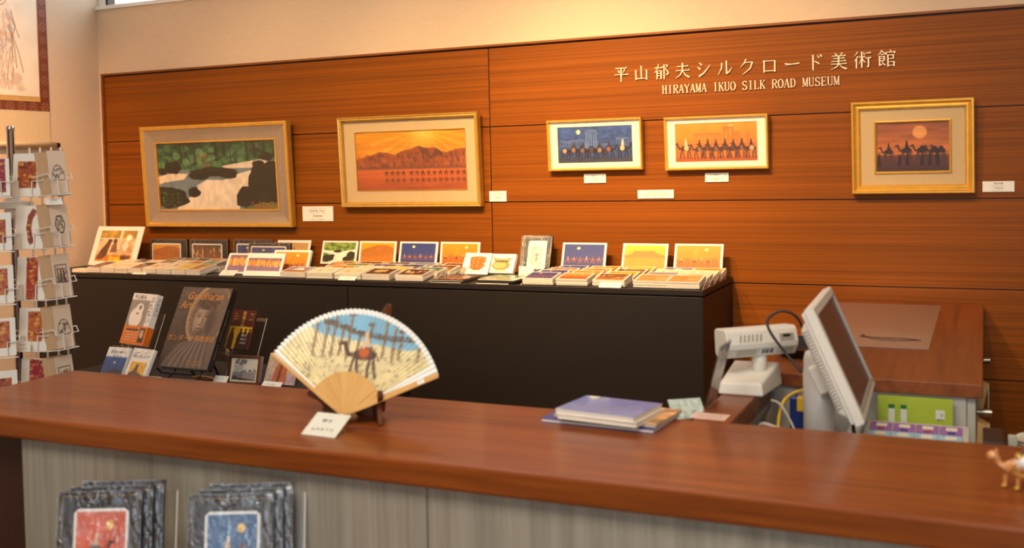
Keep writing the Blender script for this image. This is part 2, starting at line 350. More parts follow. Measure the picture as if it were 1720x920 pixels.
        if rider is not None: s.poly([(X(-.12), Y(.76)), (X(.10), Y(.76)), (X(.04), Y(1.04)), (X(-.05), Y(1.04))], rider); s.ell(X(0), Y(1.09), .055*k/s.asp, .06*k, rider)
        return s
    def figure(s, x, y, k, col):
        s.poly([(x-.16*k/s.asp, y), (x+.16*k/s.asp, y), (x+.09*k/s.asp, y+.8*k), (x-.09*k/s.asp, y+.8*k)], col); s.ell(x, y+.88*k, .075*k/s.asp, .1*k, col); return s
    def columns(s, x0, x1, y0, y1, n, col, w, lintel=True, al=1):
        for i in range(n):
            x = x0+(x1-x0)*i/max(1, n-1); s.line([(x, y0), (x, y1)], w, col, al)
        if lintel: s.line([(x0, y1), (x1, y1)], w*1.3, col, al)
        return s
    def blob(s, cx, cy, rx, ry, col, al=1, seed=0, rough=.22):
        r = random.Random(seed); n = 22; k = [1+r.uniform(-rough, rough) for _ in range(n)]
        s.poly([(cx+rx*(k[i]+k[i-1])/2*math.cos(2*PI*i/n), cy+ry*(k[i]+k[i-1])/2*math.sin(2*PI*i/n)) for i in range(n)], col, al); return s
    def frame(s, bx, by, cut=0):
        """keep everything painted from now on inside a border"""
        m = (s.u >= bx) & (s.u <= 1-bx) & (s.t >= by) & (s.t <= 1-by); s.clip = m.astype(float); return s
    def out(s):
        return np.clip(s.a, 0, 255).reshape(s.h, s.ss, s.w, s.ss, 3).mean((1, 3))
def grid_mesh(name, img, W_, H_, x0=0, z0=0, y=-.0006):
    h, w = img.shape[:2]
    xs = x0+W_*np.arange(w)/(w-1); zs = z0+H_*np.arange(h)/(h-1)
    co = np.stack([np.broadcast_to(xs[None, :], (h, w)), np.full((h, w), y), np.broadcast_to(zs[:, None], (h, w))], -1).reshape(-1, 3)
    return coloured(name, co, h, w, img.reshape(-1, 3))
def coloured(name, co, h, w, rgb):
    i = np.arange((h-1)*(w-1)); r = i//(w-1); c = i % (w-1); a = r*w+c
    f = np.stack([a, a+1, a+w+1, a+w], 1).astype(np.int32)
    me = bpy.data.meshes.new(name); me.vertices.add(h*w); me.vertices.foreach_set('co', co.astype(np.float32).ravel())
    me.loops.add(f.size); me.loops.foreach_set('vertex_index', f.ravel()); me.polygons.add(len(f)); me.polygons.foreach_set('loop_start', np.arange(0, f.size, 4, dtype=np.int32))
    me.update(calc_edges=True); at = me.color_attributes.new('Col', 'FLOAT_COLOR', 'POINT')
    at.data.foreach_set('color', np.concatenate([lin(rgb), np.ones((len(rgb), 1))], 1).astype(np.float32).ravel()); return me
def picture(name, cv, W_, H_, parent, m='prints', x0=0, z0=0, y=-.0006): return link(name, grid_mesh(name, cv.out(), W_, H_, x0, z0, y), m, parent)

WHITE = (244, 240, 228)
def ridge(n, y, amp, seed, x0=0, x1=1):
    r = random.Random(seed); return [(x0+(x1-x0)*i/n, y+amp*(math.sin(i*1.7+seed)*.5+math.sin(i*.63+seed*2)*.6+r.uniform(-.25, .25))) for i in range(n+1)]
def art(kind, w, h, bx=0.0, by=0.0, seed=1):
    c = Canvas(w, h, WHITE)
    if bx or by: c.frame(bx, by)
    r = random.Random(seed)
    def I(x, y): return (bx+x*(1-2*bx), by+y*(1-2*by))
    def P(pts): return [I(*p) for p in pts]
    sy = 1-2*by
    if kind in ('caravan_night', 'caravan_day', 'caravan_dusk'):
        sky = {'caravan_night': ((62, 66, 128), (46, 62, 128)), 'caravan_day': ((206, 116, 30), (226, 150, 26)), 'caravan_dusk': ((196, 96, 40), (236, 158, 84))}[kind]
        c.grad(sky[0], sky[1], by, 1-by); c.grad(tuple(v*.8 for v in sky[0]), sky[0], by, by+.28*sy)
        c.ell(*I(.36 if kind == 'caravan_night' else .68, .83), .035*1.2/c.asp*1.6, .05, (248, 226, 140))
        c.columns(*[I(.38, 0)[0], I(.46, 0)[0], by+.4*sy, by+.78*sy], 4, tuple(min(255, v*1.25) for v in sky[1]), .012, al=.6)
        c.columns(*[I(.52, 0)[0], I(.78, 0)[0], by+.4*sy, by+.58*sy], 7, tuple(min(255, v*1.2) for v in sky[1]), .010, al=.5)
        col = (150, 90, 70) if kind == 'caravan_night' else (140, 66, 40)
        for i in range(6): c.camel(I(.11+.155*i, 0)[0], by+(.16+.03*(i % 2))*sy, .27*sy, col, -1 if kind != 'caravan_night' else 1, (206, 170, 140) if i % 3 == 0 else col, (186, 128, 92) if i % 2 else None)
    elif kind == 'hills':
        c.grad((206, 132, 30), (232, 168, 16), by, 1-by); c.poly(P([(0, 0), (0, .62), (.2, .74), (.5, .9), (.8, .88), (1, .74), (1, 0)]), (186, 110, 34)); c.poly(P([(0, 0), (0, .30), (1, .36), (1, 0)]), (200, 122, 30))
        c.stip(int(w*1.2), (bx, 1-bx, by+.3*sy, by+.8*sy), .02, [(184, 108, 36), (196, 122, 44), (228, 160, 60)], seed, .6)
    elif kind == 'mesa':
        c.grad((204, 140, 46), (226, 186, 34), by, 1-by); c.poly(P([(0, .2), (0, .56), (.18, .62), (.24, .74), (.72, .76), (.82, .62), (1, .56), (1, .2)]), (184, 124, 52)); c.poly(P([(0, 0), (0, .44), (1, .46), (1, 0)]), (204, 142, 44))
        c.stip(int(w*.7), (bx, 1-bx, by+.1*sy, by+.6*sy), .014, [(196, 140, 60), (244, 206, 120)], seed, .6)
    elif kind == 'river':
        c.grad((96, 132, 60), (120, 140, 50), by, 1-by); c.noise(14, 10, .35, seed); c.stip(int(w*.8), (bx, 1-bx, by+.5*sy, 1-by), .05, [(150, 168, 60), (60, 90, 40), (170, 184, 90)], seed, .6)
        c.poly(P([(0, .62), (.3, .58), (.55, .55), (1, .66), (1, .52), (.8, .42), (.7, .2), (.66, 0), (.2, 0), (.1, .2), (.3, .38), (0, .5)]), (246, 240, 214))
        for q in ((.15, .2, .2, .16), (.3, .33, .07, .07), (.88, .34, .14, .22), (.75, .16, .12, .14), (.45, .56, .13, .07)): c.ell(*I(q[0], q[1]), q[2]*(1-2*bx), q[3]*sy, (52, 46, 26))
    elif kind == 'crowd':
        c.grad((176, 110, 50), (92, 66, 44), by, 1-by)
        for i in range(int(w*.9)): c.figure(r.uniform(bx, 1-bx), by+r.uniform(-.1, .7)*sy, .24*sy, r.choice([(232, 170, 70), (200, 110, 50), (120, 60, 40), (244, 214, 150), (150, 96, 60)]))
    elif kind == 'frieze':
        c.grad((146, 116, 150), (150, 104, 110), by, 1-by)
        for i in range(int(w*.55)): c.figure(bx+(1-2*bx)*(i+.5)/(w*.55), by+r.uniform(.3, .55)*sy, .38*sy, r.choice([(232, 160, 60), (206, 130, 60), (240, 190, 110)]))
        c.stip(w//2, (bx, 1-bx, by, by+.5*sy), .03, [(166, 120, 130), (190, 140, 120)], seed, .6)
    elif kind == 'fuji':
        c.grad((142, 120, 140), (120, 124, 170), by, 1-by); c.poly(P([(0, 0), (0, .4), (1, .4), (1, 0)]), (150, 96, 60)); c.poly(P([(.2, .38), (.42, .82), (.58, .82), (.84, .38)]), (250, 244, 232))
    elif kind in ('ruins', 'ruins_grey'):
        bgc = ((222, 176, 100), (200, 150, 90)) if kind == 'ruins' else ((170, 160, 160), (130, 140, 166))
        c.grad(bgc[0], bgc[1], by, 1-by); c.columns(I(.12, 0)[0], I(.55, 0)[0], by+.2*sy, by+.75*sy, 6, (150, 96, 56), .03); c.columns(I(.6, 0)[0], I(.92, 0)[0], by+.15*sy, by+.5*sy, 5, (232, 200, 140), .03, False); c.rect(bx, 1-bx, by, by+.2*sy, (196, 140, 80))
    elif kind == 'rock': c.rect(bx, 1-bx, by, 1-by, (236, 224, 196)); c.poly(P([(.05, .3), (.15, .6), (.35, .72), (.7, .74), (.88, .6), (.95, .3)]), (206, 130, 84)); c.noise(16, 8, .12, seed)
    elif kind == 'dark_gold':
        c.rect(bx, 1-bx, by, 1-by, (72, 46, 34)); c.noise(6, 4, .15, seed)
        for i in range(9): c.ell(*I(r.uniform(.3, .7), r.uniform(.35, .75)), .09, .12, (222, 178, 96), .8)
        c.stip(30, (bx+.28*(1-2*bx), bx+.72*(1-2*bx), by+.3*sy, by+.75*sy), .04, [(246, 220, 150), (170, 120, 60)], seed)
    elif kind == 'dark_pearls':
        c.rect(bx, 1-bx, by, 1-by, (78, 48, 36))
        for i in range(16): c.ell(*I(r.uniform(.12, .9), r.uniform(.3, .75)), .045, .07, r.choice([(230, 190, 130), (206, 150, 110), (240, 214, 170)]))
    elif kind == 'sketch':
        c.rect(bx, 1-bx, by, 1-by, (240, 226, 188)); 
        for i in range(12): x, y = r.uniform(.15, .8), r.uniform(.2, .75); c.line(P([(x, y), (x+r.uniform(-.2, .25), y+r.uniform(-.1, .2))]), .02, r.choice([(150, 110, 70), (190, 130, 80), (120, 110, 90), (206, 150, 110)]), .8)
        c.stip(20, (bx+.1, .9-bx, by+.2*sy, by+.7*sy), .05, [(214, 170, 120), (224, 190, 140), (200, 120, 80)], seed, .5)
    elif kind == 'tulip': c.rect(bx, 1-bx, by, 1-by, (242, 230, 200)); c.line(P([(.2, .1), (.6, .6)]), .03, (120, 110, 70)); c.ell(*I(.66, .66), .12, .12, (206, 80, 44))
    elif kind == 'fruit':
        c.rect(bx, 1-bx, by, 1-by, (242, 228, 196))
        for x, y in ((.25, .4), (.45, .5), (.55, .35), (.75, .62), (.35, .6)): c.ell(*I(x, y), .08, .1, (222, 128, 84), .9)
    elif kind == 'yellow_field': c.rect(bx, 1-bx, by, 1-by, (238, 202, 96)); c.noise(12, 8, .12, seed); c.ell(*I(.5, .5), .2, .08, (180, 140, 60), .7)
    elif kind == 'teal_street': c.rect(bx, 1-bx, by, 1-by, (110, 146, 130)); c.noise(14, 8, .5, seed); c.rect(bx, 1-bx, by, by+.3*sy, (206, 176, 120), .7)
    elif kind == 'navy_photo': c.grad((126, 96, 80), (52, 60, 90), by, 1-by); c.noise(12, 6, .4, seed)
    elif kind == 'brown_photo': c.grad((150, 96, 56), (78, 50, 34), by, 1-by); c.noise(14, 8, .45, seed)
    elif kind == 'camel_camp':
        c.grad((226, 152, 50), (240, 176, 40), by, 1-by)
        for i in range(4): c.camel(I(.15+.24*i, 0)[0], by+.15*sy, .5*sy, (120, 66, 40), -1, (84, 48, 34))
    elif kind == 'goblet':
        c.a[:] = (250, 246, 236); c.poly([(.24, .78), (.30, .30), (.40, .22), (.66, .22), (.76, .32), (.82, .78)], (136, 72, 14)); c.ell(.53, .78, .29, .05, (176, 112, 44))
        for i in range(5):
            for j in range(6): c.ell(.30+.09*j+(.045 if i % 2 else 0), .32+.1*i, .042, .05, (206, 140, 50) if (i+j) % 2 else (178, 104, 30), .9)
        c.ell(.53, .18, .2, .04, (226, 206, 170), .7)
    elif kind == 'bowl':
        c.a[:] = (250, 246, 234); c.ell(.5, .40, .33, .24, (150, 134, 64)); c.ell(.46, .42, .24, .17, (190, 174, 100)); c.poly([(.14, .80), (.26, .56), (.74, .56), (.90, .82), (.62, .74), (.4, .74)], (170, 152, 84)); c.ell(.52, .60, .27, .045, (96, 80, 40)); c.ell(.5, .12, .26, .05, (216, 196, 140), .8)
    elif kind == 'seated':
        c.rect(bx, 1-bx, by, 1-by, (214, 186, 140)); c.rect(bx, 1-bx, by+.76*sy, 1-by, (188, 150, 64)); c.rect(bx, .55, by+.72*sy, by+.76*sy, (232, 216, 184)); c.rect(bx+.42, bx+.48, by+.4*sy, 1-by, (236, 214, 176))
        c.rect(bx, 1-bx, by, by+.2*sy, (226, 132, 40)); c.rect(bx+.3, bx+.6, by, by+.14*sy, (244, 186, 40))
        c.poly(P([(.02, .06), (.1, .34), (.24, .62), (.34, .66), (.3, .2), (.2, .06)]), (104, 68, 46)); c.poly(P([(.36, .28), (.4, .55), (.5, .6), (.56, .3)]), (120, 82, 58)); c.ell(*I(.45, .65), .04, .06, (96, 62, 44)); c.ell(*I(.3, .66), .045, .05, (84, 54, 40))
        c.poly(P([(.66, .2), (.7, .6), (.8, .72), (.92, .6), (.96, .2)]), (206, 160, 110)); c.ell(*I(.81, .76), .06, .09, (250, 238, 204)); c.ell(*I(.76, .5), .06, .12, (250, 240, 214), .9); c.poly(P([(.68, .06), (.7, .2), (.95, .2), (.96, .06)]), (110, 70, 48)); c.noise(14, 14, .14, seed)
    elif kind == 'arch':
        c.a[:] = (246, 234, 206); c.clip = None
        for k in range(26): c.line([(r.uniform(.25, .8), r.uniform(.2, .8)), (r.uniform(.25, .8), r.uniform(.2, .8))], .010, r.choice([(206, 170, 120), (222, 190, 140)]), .5)
        for rr in (.26, .3): c.line([(.5+rr*math.cos(t), .58+rr*.8*math.sin(t)) for t in np.linspace(0, PI, 14)], .02, (176, 130, 90))
        c.line([(.24, .58), (.24, .2)], .025, (190, 146, 100)); c.line([(.76, .58), (.76, .2)], .025, (190, 146, 100)); c.ell(.5, .5, .13, .05, (150, 100, 84)); c.figure(.5, .24, .3, (170, 110, 84)); c.rect(.2, .82, .16, .2, (206, 170, 120), .7)
    return c

# ------------------------------------------------------------------ the room
YW = 3.773                                   # face of the veneered wall
struct(MB().box(-3.95, 3.3, -3.5, 4.2, -.06, 0).obj('floor', 'floor'))
struct(MB().box(-3.95, 3.3, -3.5, 3.95, 3.30, 3.36).obj('ceiling', 'ceil'))
struct(MB().box(-3.95, -3.875, -3.5, 3.95, 0, 3.30).obj('wall_left', 'paper'))
wb = struct(MB().box(-3.875, 3.3, 3.785, 3.90, 0, 2.300).box(-1.05, 3.3, 3.785, 3.90, 2.300, 3.30).box(-3.20, -2.60, 3.785, 3.90, 2.319, 3.30).obj('wall_back', 'paper'))  # upper pier is unseen, added to narrow the window sheen on the counter
struct(MB().box(3.2, 3.3, -3.5, 3.95, 0, 3.30).obj('wall_right', 'paper'))
struct(MB().box(-3.95, .0, -3.6, -3.5, 0, 3.3).box(3.1, 3.3, -3.6, -3.5, 0, 3.3).box(.0, 3.1, -3.6, -3.5, 0, .4).box(.0, 3.1, -3.6, -3.5, 3.1, 3.3).obj('wall_front', 'paper'))
rw = struct(MB().box(.0, .06, -3.57, -3.53, .4, 3.1).box(3.04, 3.1, -3.57, -3.53, .4, 3.1).box(.06, 3.04, -3.57, -3.53, .4, .46).box(.06, 3.04, -3.57, -3.53, 3.04, 3.1).box(1.52, 1.58, -3.57, -3.53, .46, 3.04).obj('unseen_window_2', 'white'))  # out-of-view window, placed and sized to throw daylight on the counter front
for a, b in ((.06, 1.52), (1.58, 3.04)): MB().box(a, b, -3.553, -3.547, .46, 3.04).obj('pane', 'pane', rw)
struct(MB().box(-3.875, -1.05, 3.774, 3.92, 2.300, 2.318).obj('trim_1', 'white', bevel=.002))
w1 = struct(MB().box(-3.875, -3.835, 3.80, 3.86, 2.318, 3.30).box(-3.24, -3.20, 3.80, 3.86, 2.318, 3.30).box(-3.835, -3.24, 3.80, 3.86, 3.24, 3.30).obj('window_1', 'white'))
MB().box(-3.835, -3.822, 3.805, 3.85, 2.318, 3.24).obj('window_post', 'darkwood', w1); MB().box(-3.822, -3.24, 3.826, 3.832, 2.320, 3.24).obj('pane', 'pane', w1)
w3 = struct(MB().box(-2.60, -2.56, 3.80, 3.86, 2.318, 3.30).box(-1.09, -1.05, 3.80, 3.86, 2.318, 3.30).box(-2.56, -1.09, 3.80, 3.86, 3.24, 3.30).obj('unseen_window_3', 'white'))  # out-of-view opening, set so its sheen lands mid counter
for k in range(2):
    x0 = -2.56+k*.743; x1 = x0+.727
    MB().box(x0, x1, 3.826, 3.832, 2.320, 3.24).obj('pane', 'pane', w3)
MB().box(-1.833, -1.817, 3.805, 3.85, 2.318, 3.24).obj('mullion', 'white', w3)
# veneered panelling: one board per panel, recessed dark joints
MB().box(-3.836, 2.30, 3.7795, 3.785, 0, 1.986).obj('backing_board', 'darkwood', wb)
ZR = [0.0, .168, .468, .768, 1.068, 1.368, 1.668, 1.980]; XR = [-3.829, -1.795, .240, 2.275]
for a, b in zip(ZR[:-1], ZR[1:]):
    for c, d in zip(XR[:-1], XR[1:]):
        o = MB().box(0, d-c-.004, 0, .0065, 0, b-a-.004).obj('panel', 'panel', wb, bevel=.0008, seg=1); o.location = (c+.002, YW, a+.002)
struct(MB().box(-3.842, 2.30, 3.762, 3.785, 1.984, 1.993).obj('trim_2', 'trim', bevel=.001))
struct(MB().box(-3.842, -3.832, 3.762, 3.785, 0, 1.984).obj('trim_3', 'trim', bevel=.001))

# ------------------------------------------------------------------ wall lettering, cut as strokes
def stroke(b, pts, ws, d0, k):
    """tapered stroke as a prism; pts in glyph units, k metres per unit"""
    P = [np.array(p, float) for p in pts]; n = len(P); L_, R_ = [], []
    for i in range(n):
        t = P[min(i+1, n-1)]-P[max(i-1, 0)]; t = t/(np.linalg.norm(t)+1e-9); q = np.array([-t[1], t[0]])*ws[i]/2
        L_.append(P[i]+q); R_.append(P[i]-q)
    poly = [(p[0]*k, p[1]*k) for p in R_+L_[::-1]]; b.prism(poly, -.006-d0, 0, 'y')
def glyph(spec, k):
    b = MB(); n = 0
    for s in spec:
        n += 1; d = n*.00006; kind = s[0]
        if kind == 'h':
            x0, x1, y = s[1:4]; w = s[4] if len(s) > 4 else 4.5
            stroke(b, [(x0, y), (x1, y)], [w, w], d, k)
            if len(s) < 6: b.prism([(p[0]*k, p[1]*k) for p in ((x1-11, y+w*.4), (x1-3, y+7), (x1+1, y), (x1-2, y-w*.5))], -.0061-d, 0, 'y')
        elif kind == 'v':
            x, y0, y1 = s[1:4]; w = s[4] if len(s) > 4 else 8
            stroke(b, [(x, y0), (x, y1)], [w, w*.9], d, k); b.prism([(p[0]*k, p[1]*k) for p in ((x-w*.9, y0+2), (x+w*.7, y0-1), (x+w*.4, y0-7), (x-w*.4, y0-5))], -.0061-d, 0, 'y')
        else: stroke(b, s[1], s[2], d, k)
    return b
JP = [
 [('h', 12, 88, 88), ('d', [(26, 78), (33, 70), (37, 58)], [3, 6, 8]), ('d', [(76, 80), (70, 68), (61, 57)], [8, 6, 2]), ('h', 3, 97, 46), ('v', 50, 88, 0)],
 [('v', 50, 94, 14), ('v', 14, 68, 6), ('h', 14, 86, 13, 4.5, 0), ('v', 86, 68, 4)],
 [('h', 2, 57, 76), ('d', [(30, 97), (21, 70), (2, 42)], [7, 5, 2]), ('v', 19, 54, 2), ('h', 19, 48, 55, 4, 0), ('v', 46, 56, 2), ('h', 20, 45, 40, 4, 0), ('h', 20, 45, 26, 4, 0), ('d', [(46, 6), (36, 4)], [7, 2]),
  ('v', 66, 92, 0), ('h', 66, 88, 90, 4, 0), ('d', [(89, 91), (84, 80), (75, 66)], [7, 5, 3]), ('d', [(75, 66), (89, 52), (93, 38), (87, 28), (76, 30)], [3, 6, 8, 7, 2])],
 [('h', 14, 86, 76), ('h', 5, 96, 50), ('d', [(50, 97), (49, 50), (34, 20), (5, 1)], [8, 8, 6, 2]), ('d', [(51, 47), (68, 20), (95, 4)], [3, 6, 10])],
 [('d', [(20, 90), (31, 84), (38, 75)], [3, 7, 9]), ('d', [(9, 64), (20, 58), (28, 49)], [3, 7, 9]), ('d', [(20, 5), (52, 26), (92, 74)], [11, 8, 3])],
 [('d', [(28, 82), (27, 50), (6, 8)], [8, 7, 2]), ('v', 58, 92, 12), ('d', [(58, 13), (78, 28), (96, 54)], [9, 6, 2])],
 [('d', [(44, 95), (32, 70), (8, 46)], [8, 6, 2]), ('h', 38, 82, 76, 4.5, 0), ('d', [(84, 77), (68, 36), (22, 1)], [10, 7, 2])],
 [('v', 18, 80, 6), ('h', 18, 84, 76, 4.5, 0), ('v', 83, 78, 8), ('h', 18, 84, 15, 4.5, 0)],
 [('d', [(6, 56), (18, 48), (50, 48), (94, 52)], [4, 10, 5, 8])],
 [('v', 38, 94, 2), ('d', [(39, 60), (58, 52), (74, 40)], [3, 6, 9]), ('d', [(62, 92), (68, 86), (73, 77)], [3, 6, 8]), ('d', [(78, 97), (84, 91), (89, 82)], [3, 6, 8])],
 [('d', [(29, 98), (34, 92), (38, 84)], [3, 6, 8]), ('d', [(72, 98), (66, 92), (61, 84)], [8, 6, 3]), ('h', 10, 90, 81), ('h', 18, 83, 66), ('h', 9, 92, 50), ('v', 50, 82, 34), ('h', 5, 96, 33), ('d', [(50, 36), (40, 16), (4, 0)], [8, 6, 2]), ('d', [(53, 31), (70, 12), (96, 2)], [3, 6, 10])],
 [('d', [(22, 98), (16, 86), (3, 73)], [7, 5, 2]), ('d', [(24, 72), (16, 58), (2, 42)], [7, 5, 2]), ('v', 15, 55, 0), ('h', 28, 64, 66), ('v', 46, 95, 2), ('d', [(45, 63), (40, 42), (28, 22)], [6, 4, 2]), ('d', [(47, 63), (54, 46), (63, 32)], [3, 5, 7]), ('d', [(53, 92), (58, 86), (62, 78)], [3, 5, 7]), ('h', 68, 97, 87), ('h', 65, 99, 58), ('v', 84, 58, 6), ('d', [(84, 5), (72, 8)], [8, 2])],
 [('d', [(23, 98), (15, 84), (1, 70)], [7, 5, 2]), ('d', [(23, 96), (32, 84), (43, 74)], [3, 5, 7]), ('h', 15, 32, 74, 4, 0), ('v', 9, 63, 8), ('h', 9, 35, 62, 4, 0), ('v', 35, 63, 36), ('h', 9, 35, 49, 4, 0), ('h', 9, 35, 36, 4, 0), ('d', [(9, 8), (27, 18)], [8, 3]), ('d', [(22, 34), (30, 20), (41, 9)], [3, 5, 8]),
  ('d', [(68, 98), (71, 93), (72, 86)], [3, 6, 8]), ('h', 47, 97, 84), ('d', [(47, 85), (44, 72)], [6, 8]), ('d', [(96, 85), (90, 73)], [8, 2]), ('v', 56, 70, 0), ('h', 56, 86, 68, 4, 0), ('v', 86, 69, 45), ('h', 56, 86, 46, 4, 0), ('h', 56, 90, 28, 4, 0), ('v', 90, 29, 1), ('h', 56, 90, 7, 4, 0)]]
def sf(x, y, w=22, t=5): return ('d', [(x-w/2, y), (x+w/2, y)], [t, t])
def vs(x, w=11): return ('d', [(x, 0), (x, 100)], [w, w])
def arc(cx, cy, rx, ry, a0, a1, w0=4, w1=11, n=14):
    pts = []; ws = []
    for i in range(n+1):
        a = rad(a0+(a1-a0)*i/n); pts.append((cx+rx*math.cos(a), cy+ry*math.sin(a))); ws.append(w0+(w1-w0)*abs(math.cos(a)))
    return ('d', pts, ws)
S2, S98 = 2.5, 97.5
EN = {
 'H': [vs(16), vs(54), ('d', [(16, 52), (54, 52)], [5, 5]), sf(16, S2), sf(16, S98), sf(54, S2), sf(54, S98)],
 'I': [vs(35), sf(35, S2, 30), sf(35, S98, 30)],
 'R': [vs(16), sf(16, S2), ('d', [(6, S98), (36, S98)], [5, 5]), arc(34, 75, 22, 23, 90, -90), ('d', [(16, 52), (36, 52)], [5, 5]), ('d', [(34, 52), (58, 2)], [9, 11]), sf(60, S2, 14)],
 'A': [('d', [(35, 100), (10, 0)], [5, 5]), ('d', [(35, 100), (58, 0)], [11, 11]), ('d', [(19, 34), (50, 34)], [5, 5]), sf(10, S2, 18), sf(58, S2, 22)],
 'Y': [('d', [(11, 98), (36, 48)], [11, 10]), ('d', [(59, 98), (37, 48)], [5, 5]), ('d', [(36, 50), (36, 0)], [11, 11]), sf(11, S98, 20), sf(59, S98, 18), sf(36, S2)],
 'M': [('d', [(12, 0), (12, 100)], [5, 5]), ('d', [(13, 100), (35, 8)], [10, 9]), ('d', [(58, 100), (36, 8)], [5, 5]), vs(58, 10), sf(11, S2, 16), sf(58, S2, 18), sf(10, S98, 14), sf(60, S98, 14)],
 'K': [vs(16), sf(16, S2), sf(16, S98), ('d', [(58, 98), (20, 44)], [5, 5]), ('d', [(30, 60), (58, 2)], [10, 11]), sf(57, S98, 18), sf(58, S2, 20)],
 'U': [('d', [(15, 100), (15, 24)], [11, 11]), arc(35, 24, 20, 22, 180, 360, 5, 9), ('d', [(55, 24), (55, 100)], [5, 5]), sf(15, S98), sf(55, S98, 18)],
 'O': [arc(35, 50, 26, 48, 0, 360, 5, 12, 26)],
 'S': [arc(35, 74, 21, 24, 20, 240, 5, 10), ('d', [(22, 58), (48, 43)], [9, 10]), arc(34, 25, 23, 24, 60, -160, 5, 11), ('d', [(56, 97), (55, 76)], [5, 4]), ('d', [(11, 3), (12, 26)], [5, 4])],
 'L': [vs(18), sf(18, S98), ('d', [(8, S2), (58, S2)], [5, 5]), ('d', [(58, 0), (58, 24)], [6, 4])],
 'D': [vs(16), ('d', [(6, S98), (32, S98)], [5, 5]), ('d', [(6, S2), (32, S2)], [5, 5]), arc(30, 50, 29, 48, 90, -90)],
 'E': [vs(17), ('d', [(7, S98), (55, S98)], [5, 5]), ('d', [(7, S2), (57, S2)], [5, 5]), ('d', [(17, 52), (44, 52)], [5, 5]), ('d', [(55, 100), (55, 80)], [6, 4]), ('d', [(57, 0), (57, 22)], [6, 4]), ('d', [(44, 62), (44, 42)], [4, 4])],
}
t = thing('wall_lettering', 'raised pale metal museum name in Japanese characters, upper line on wood wall', 'lettering', (-1.271, YW, 1.817), group='raised museum name on wood wall')
for i, g in enumerate(JP):
    o = glyph(g, .000575).obj('letter', 'letter', t); o.location = (i*.0786, 0, 0)
t = thing('wall_lettering', 'raised pale metal museum name in Latin capitals, lower line on wood wall', 'lettering', (-1.086, YW, 1.7635), group='raised museum name on wood wall')
EM = {}
for i, ch in enumerate('HIRAYAMA IKUO SILK ROAD MUSEUM'):
    if ch == ' ': continue
    if ch not in EM: EM[ch] = glyph(EN[ch], .000312).mesh('letter')
    o = link('letter', EM[ch], 'letter', t); o.location = (i*.02108, 0, 0)

# ------------------------------------------------------------------ framed pictures
def framed(label, x0, x1, z0, z1, pr, cv, style):
    W_, H_ = x1-x0, z1-z0; t = thing('framed_picture', label, 'picture', (x0, 3.769, z0), 0, -3, 'framed pictures on the wood wall')
    px0, px1, pz0, pz1 = pr[0]-x0, pr[1]-x0, pr[2]-z0, pr[3]-z0
    MB().box(.004, W_-.004, -.010, -.001, .004, H_-.004).obj('back_board', 'tan', t)
    gm = 'goldd' if style == 'plain' else 'gold'
    if style == 'cove':
        MB().rings(W_, H_, [(0, 0), (0, -.030), (.003, -.034), (.008, -.034), (.010, -.031), (.015, -.031), (.019, -.026)]).obj('frame', gm, t)
        MB().rings(W_, H_, [(.019, -.026), (.030, -.022), (.045, -.0175), (.062, -.015), (.073, -.014)]).obj('mount', 'cove', t, smooth=False)
        MB().rings(W_, H_, [(.073, -.014), (.073, -.018), (.080, -.018), (.080, -.011)]).obj('fillet', gm, t)
        ins = .019
    else:
        prof = {'plain': [(0, 0), (0, -.030), (.003, -.033), (.008, -.030), (.012, -.031), (.016, -.028), (.020, -.016)],
                'slim': [(0, 0), (0, -.024), (.002, -.026), (.006, -.026), (.008, -.022), (.011, -.012)],
                'wide': [(0, 0), (0, -.030), (.003, -.034), (.007, -.034), (.016, -.024), (.020, -.026), (.024, -.026), (.030, -.014)]}[style]
        MB().rings(W_, H_, prof).obj('frame', gm, t); ins = prof[-1][0]
        mm = 'matw' if style == 'slim' else 'matc'
        b = MB(); y = -.0135     # mount board with a window cut out
        X = [ins-.002, px0, px1, W_-ins+.002]; Z = [ins-.002, pz0, pz1, H_-ins+.002]
        for a, c in ((X[0:2], (Z[0], Z[3])), (X[2:4], (Z[0], Z[3])), (X[1:3], (Z[0], Z[1])), (X[1:3], (Z[2], Z[3]))): b.box(a[0], a[1], y, y+.003, c[0], c[1])
        b.obj('mount', mm, t)
        if style == 'wide': MB().rings(px1-px0+.014, pz1-pz0+.014, [(0, -.0135), (0, -.018), (.003, -.0195), (.007, -.0165), (.008, -.012)], px0-.007, pz0-.007).obj('fillet', gm, t)
        if style == 'plain': MB().rings(px1-px0+.006, pz1-pz0+.006, [(0, -.0137), (0, -.0150), (.003, -.0150), (.004, -.0115)], px0-.003, pz0-.003).obj('fillet', 'goldd', t)
    picture('print', cv, px1-px0, pz1-pz0, t, 'printc', px0, pz0, -.0108)
    MB().box(ins, W_-ins, -.0205, -.0195, ins, H_-ins).obj('glass', 'glass', t); return t

# mountain stream in a green wood
c = Canvas(190, 108, (60, 96, 62)); c.grad((74, 128, 78), (38, 70, 46)); c.noise(16, 9, .35, 3); c.noise(46, 26, .3, 4)
c.stip(120, (0, .85, .52, .92), .045, [(86, 148, 92), (104, 160, 104), (60, 112, 70), (40, 76, 50)], 5, .55); c.stip(30, (.34, .46, .5, .82), .03, [(150, 130, 70), (120, 90, 60), (96, 150, 96)], 6, .6)
for x, w in ((.12, .02), (.2, .03), (.32, .02), (.5, .035), (.565, .05), (.62, .02), (.76, .04), (.82, .05), (.9, .03)): c.line([(x, 1), (x+.01, .62+.2*((x*7) % 1))], w, (32, 44, 32), .8)
for a in ([(.22, .98), (.26, .8), (.30, .66)], [(.3, .9), (.24, .84)], [(.82, .9), (.9, .82), (1, .77)], [(.55, .7), (.6, .58), (.66, .64)], [(.68, .7), (.64, .6)]): c.line(a, .012, (26, 24, 20))
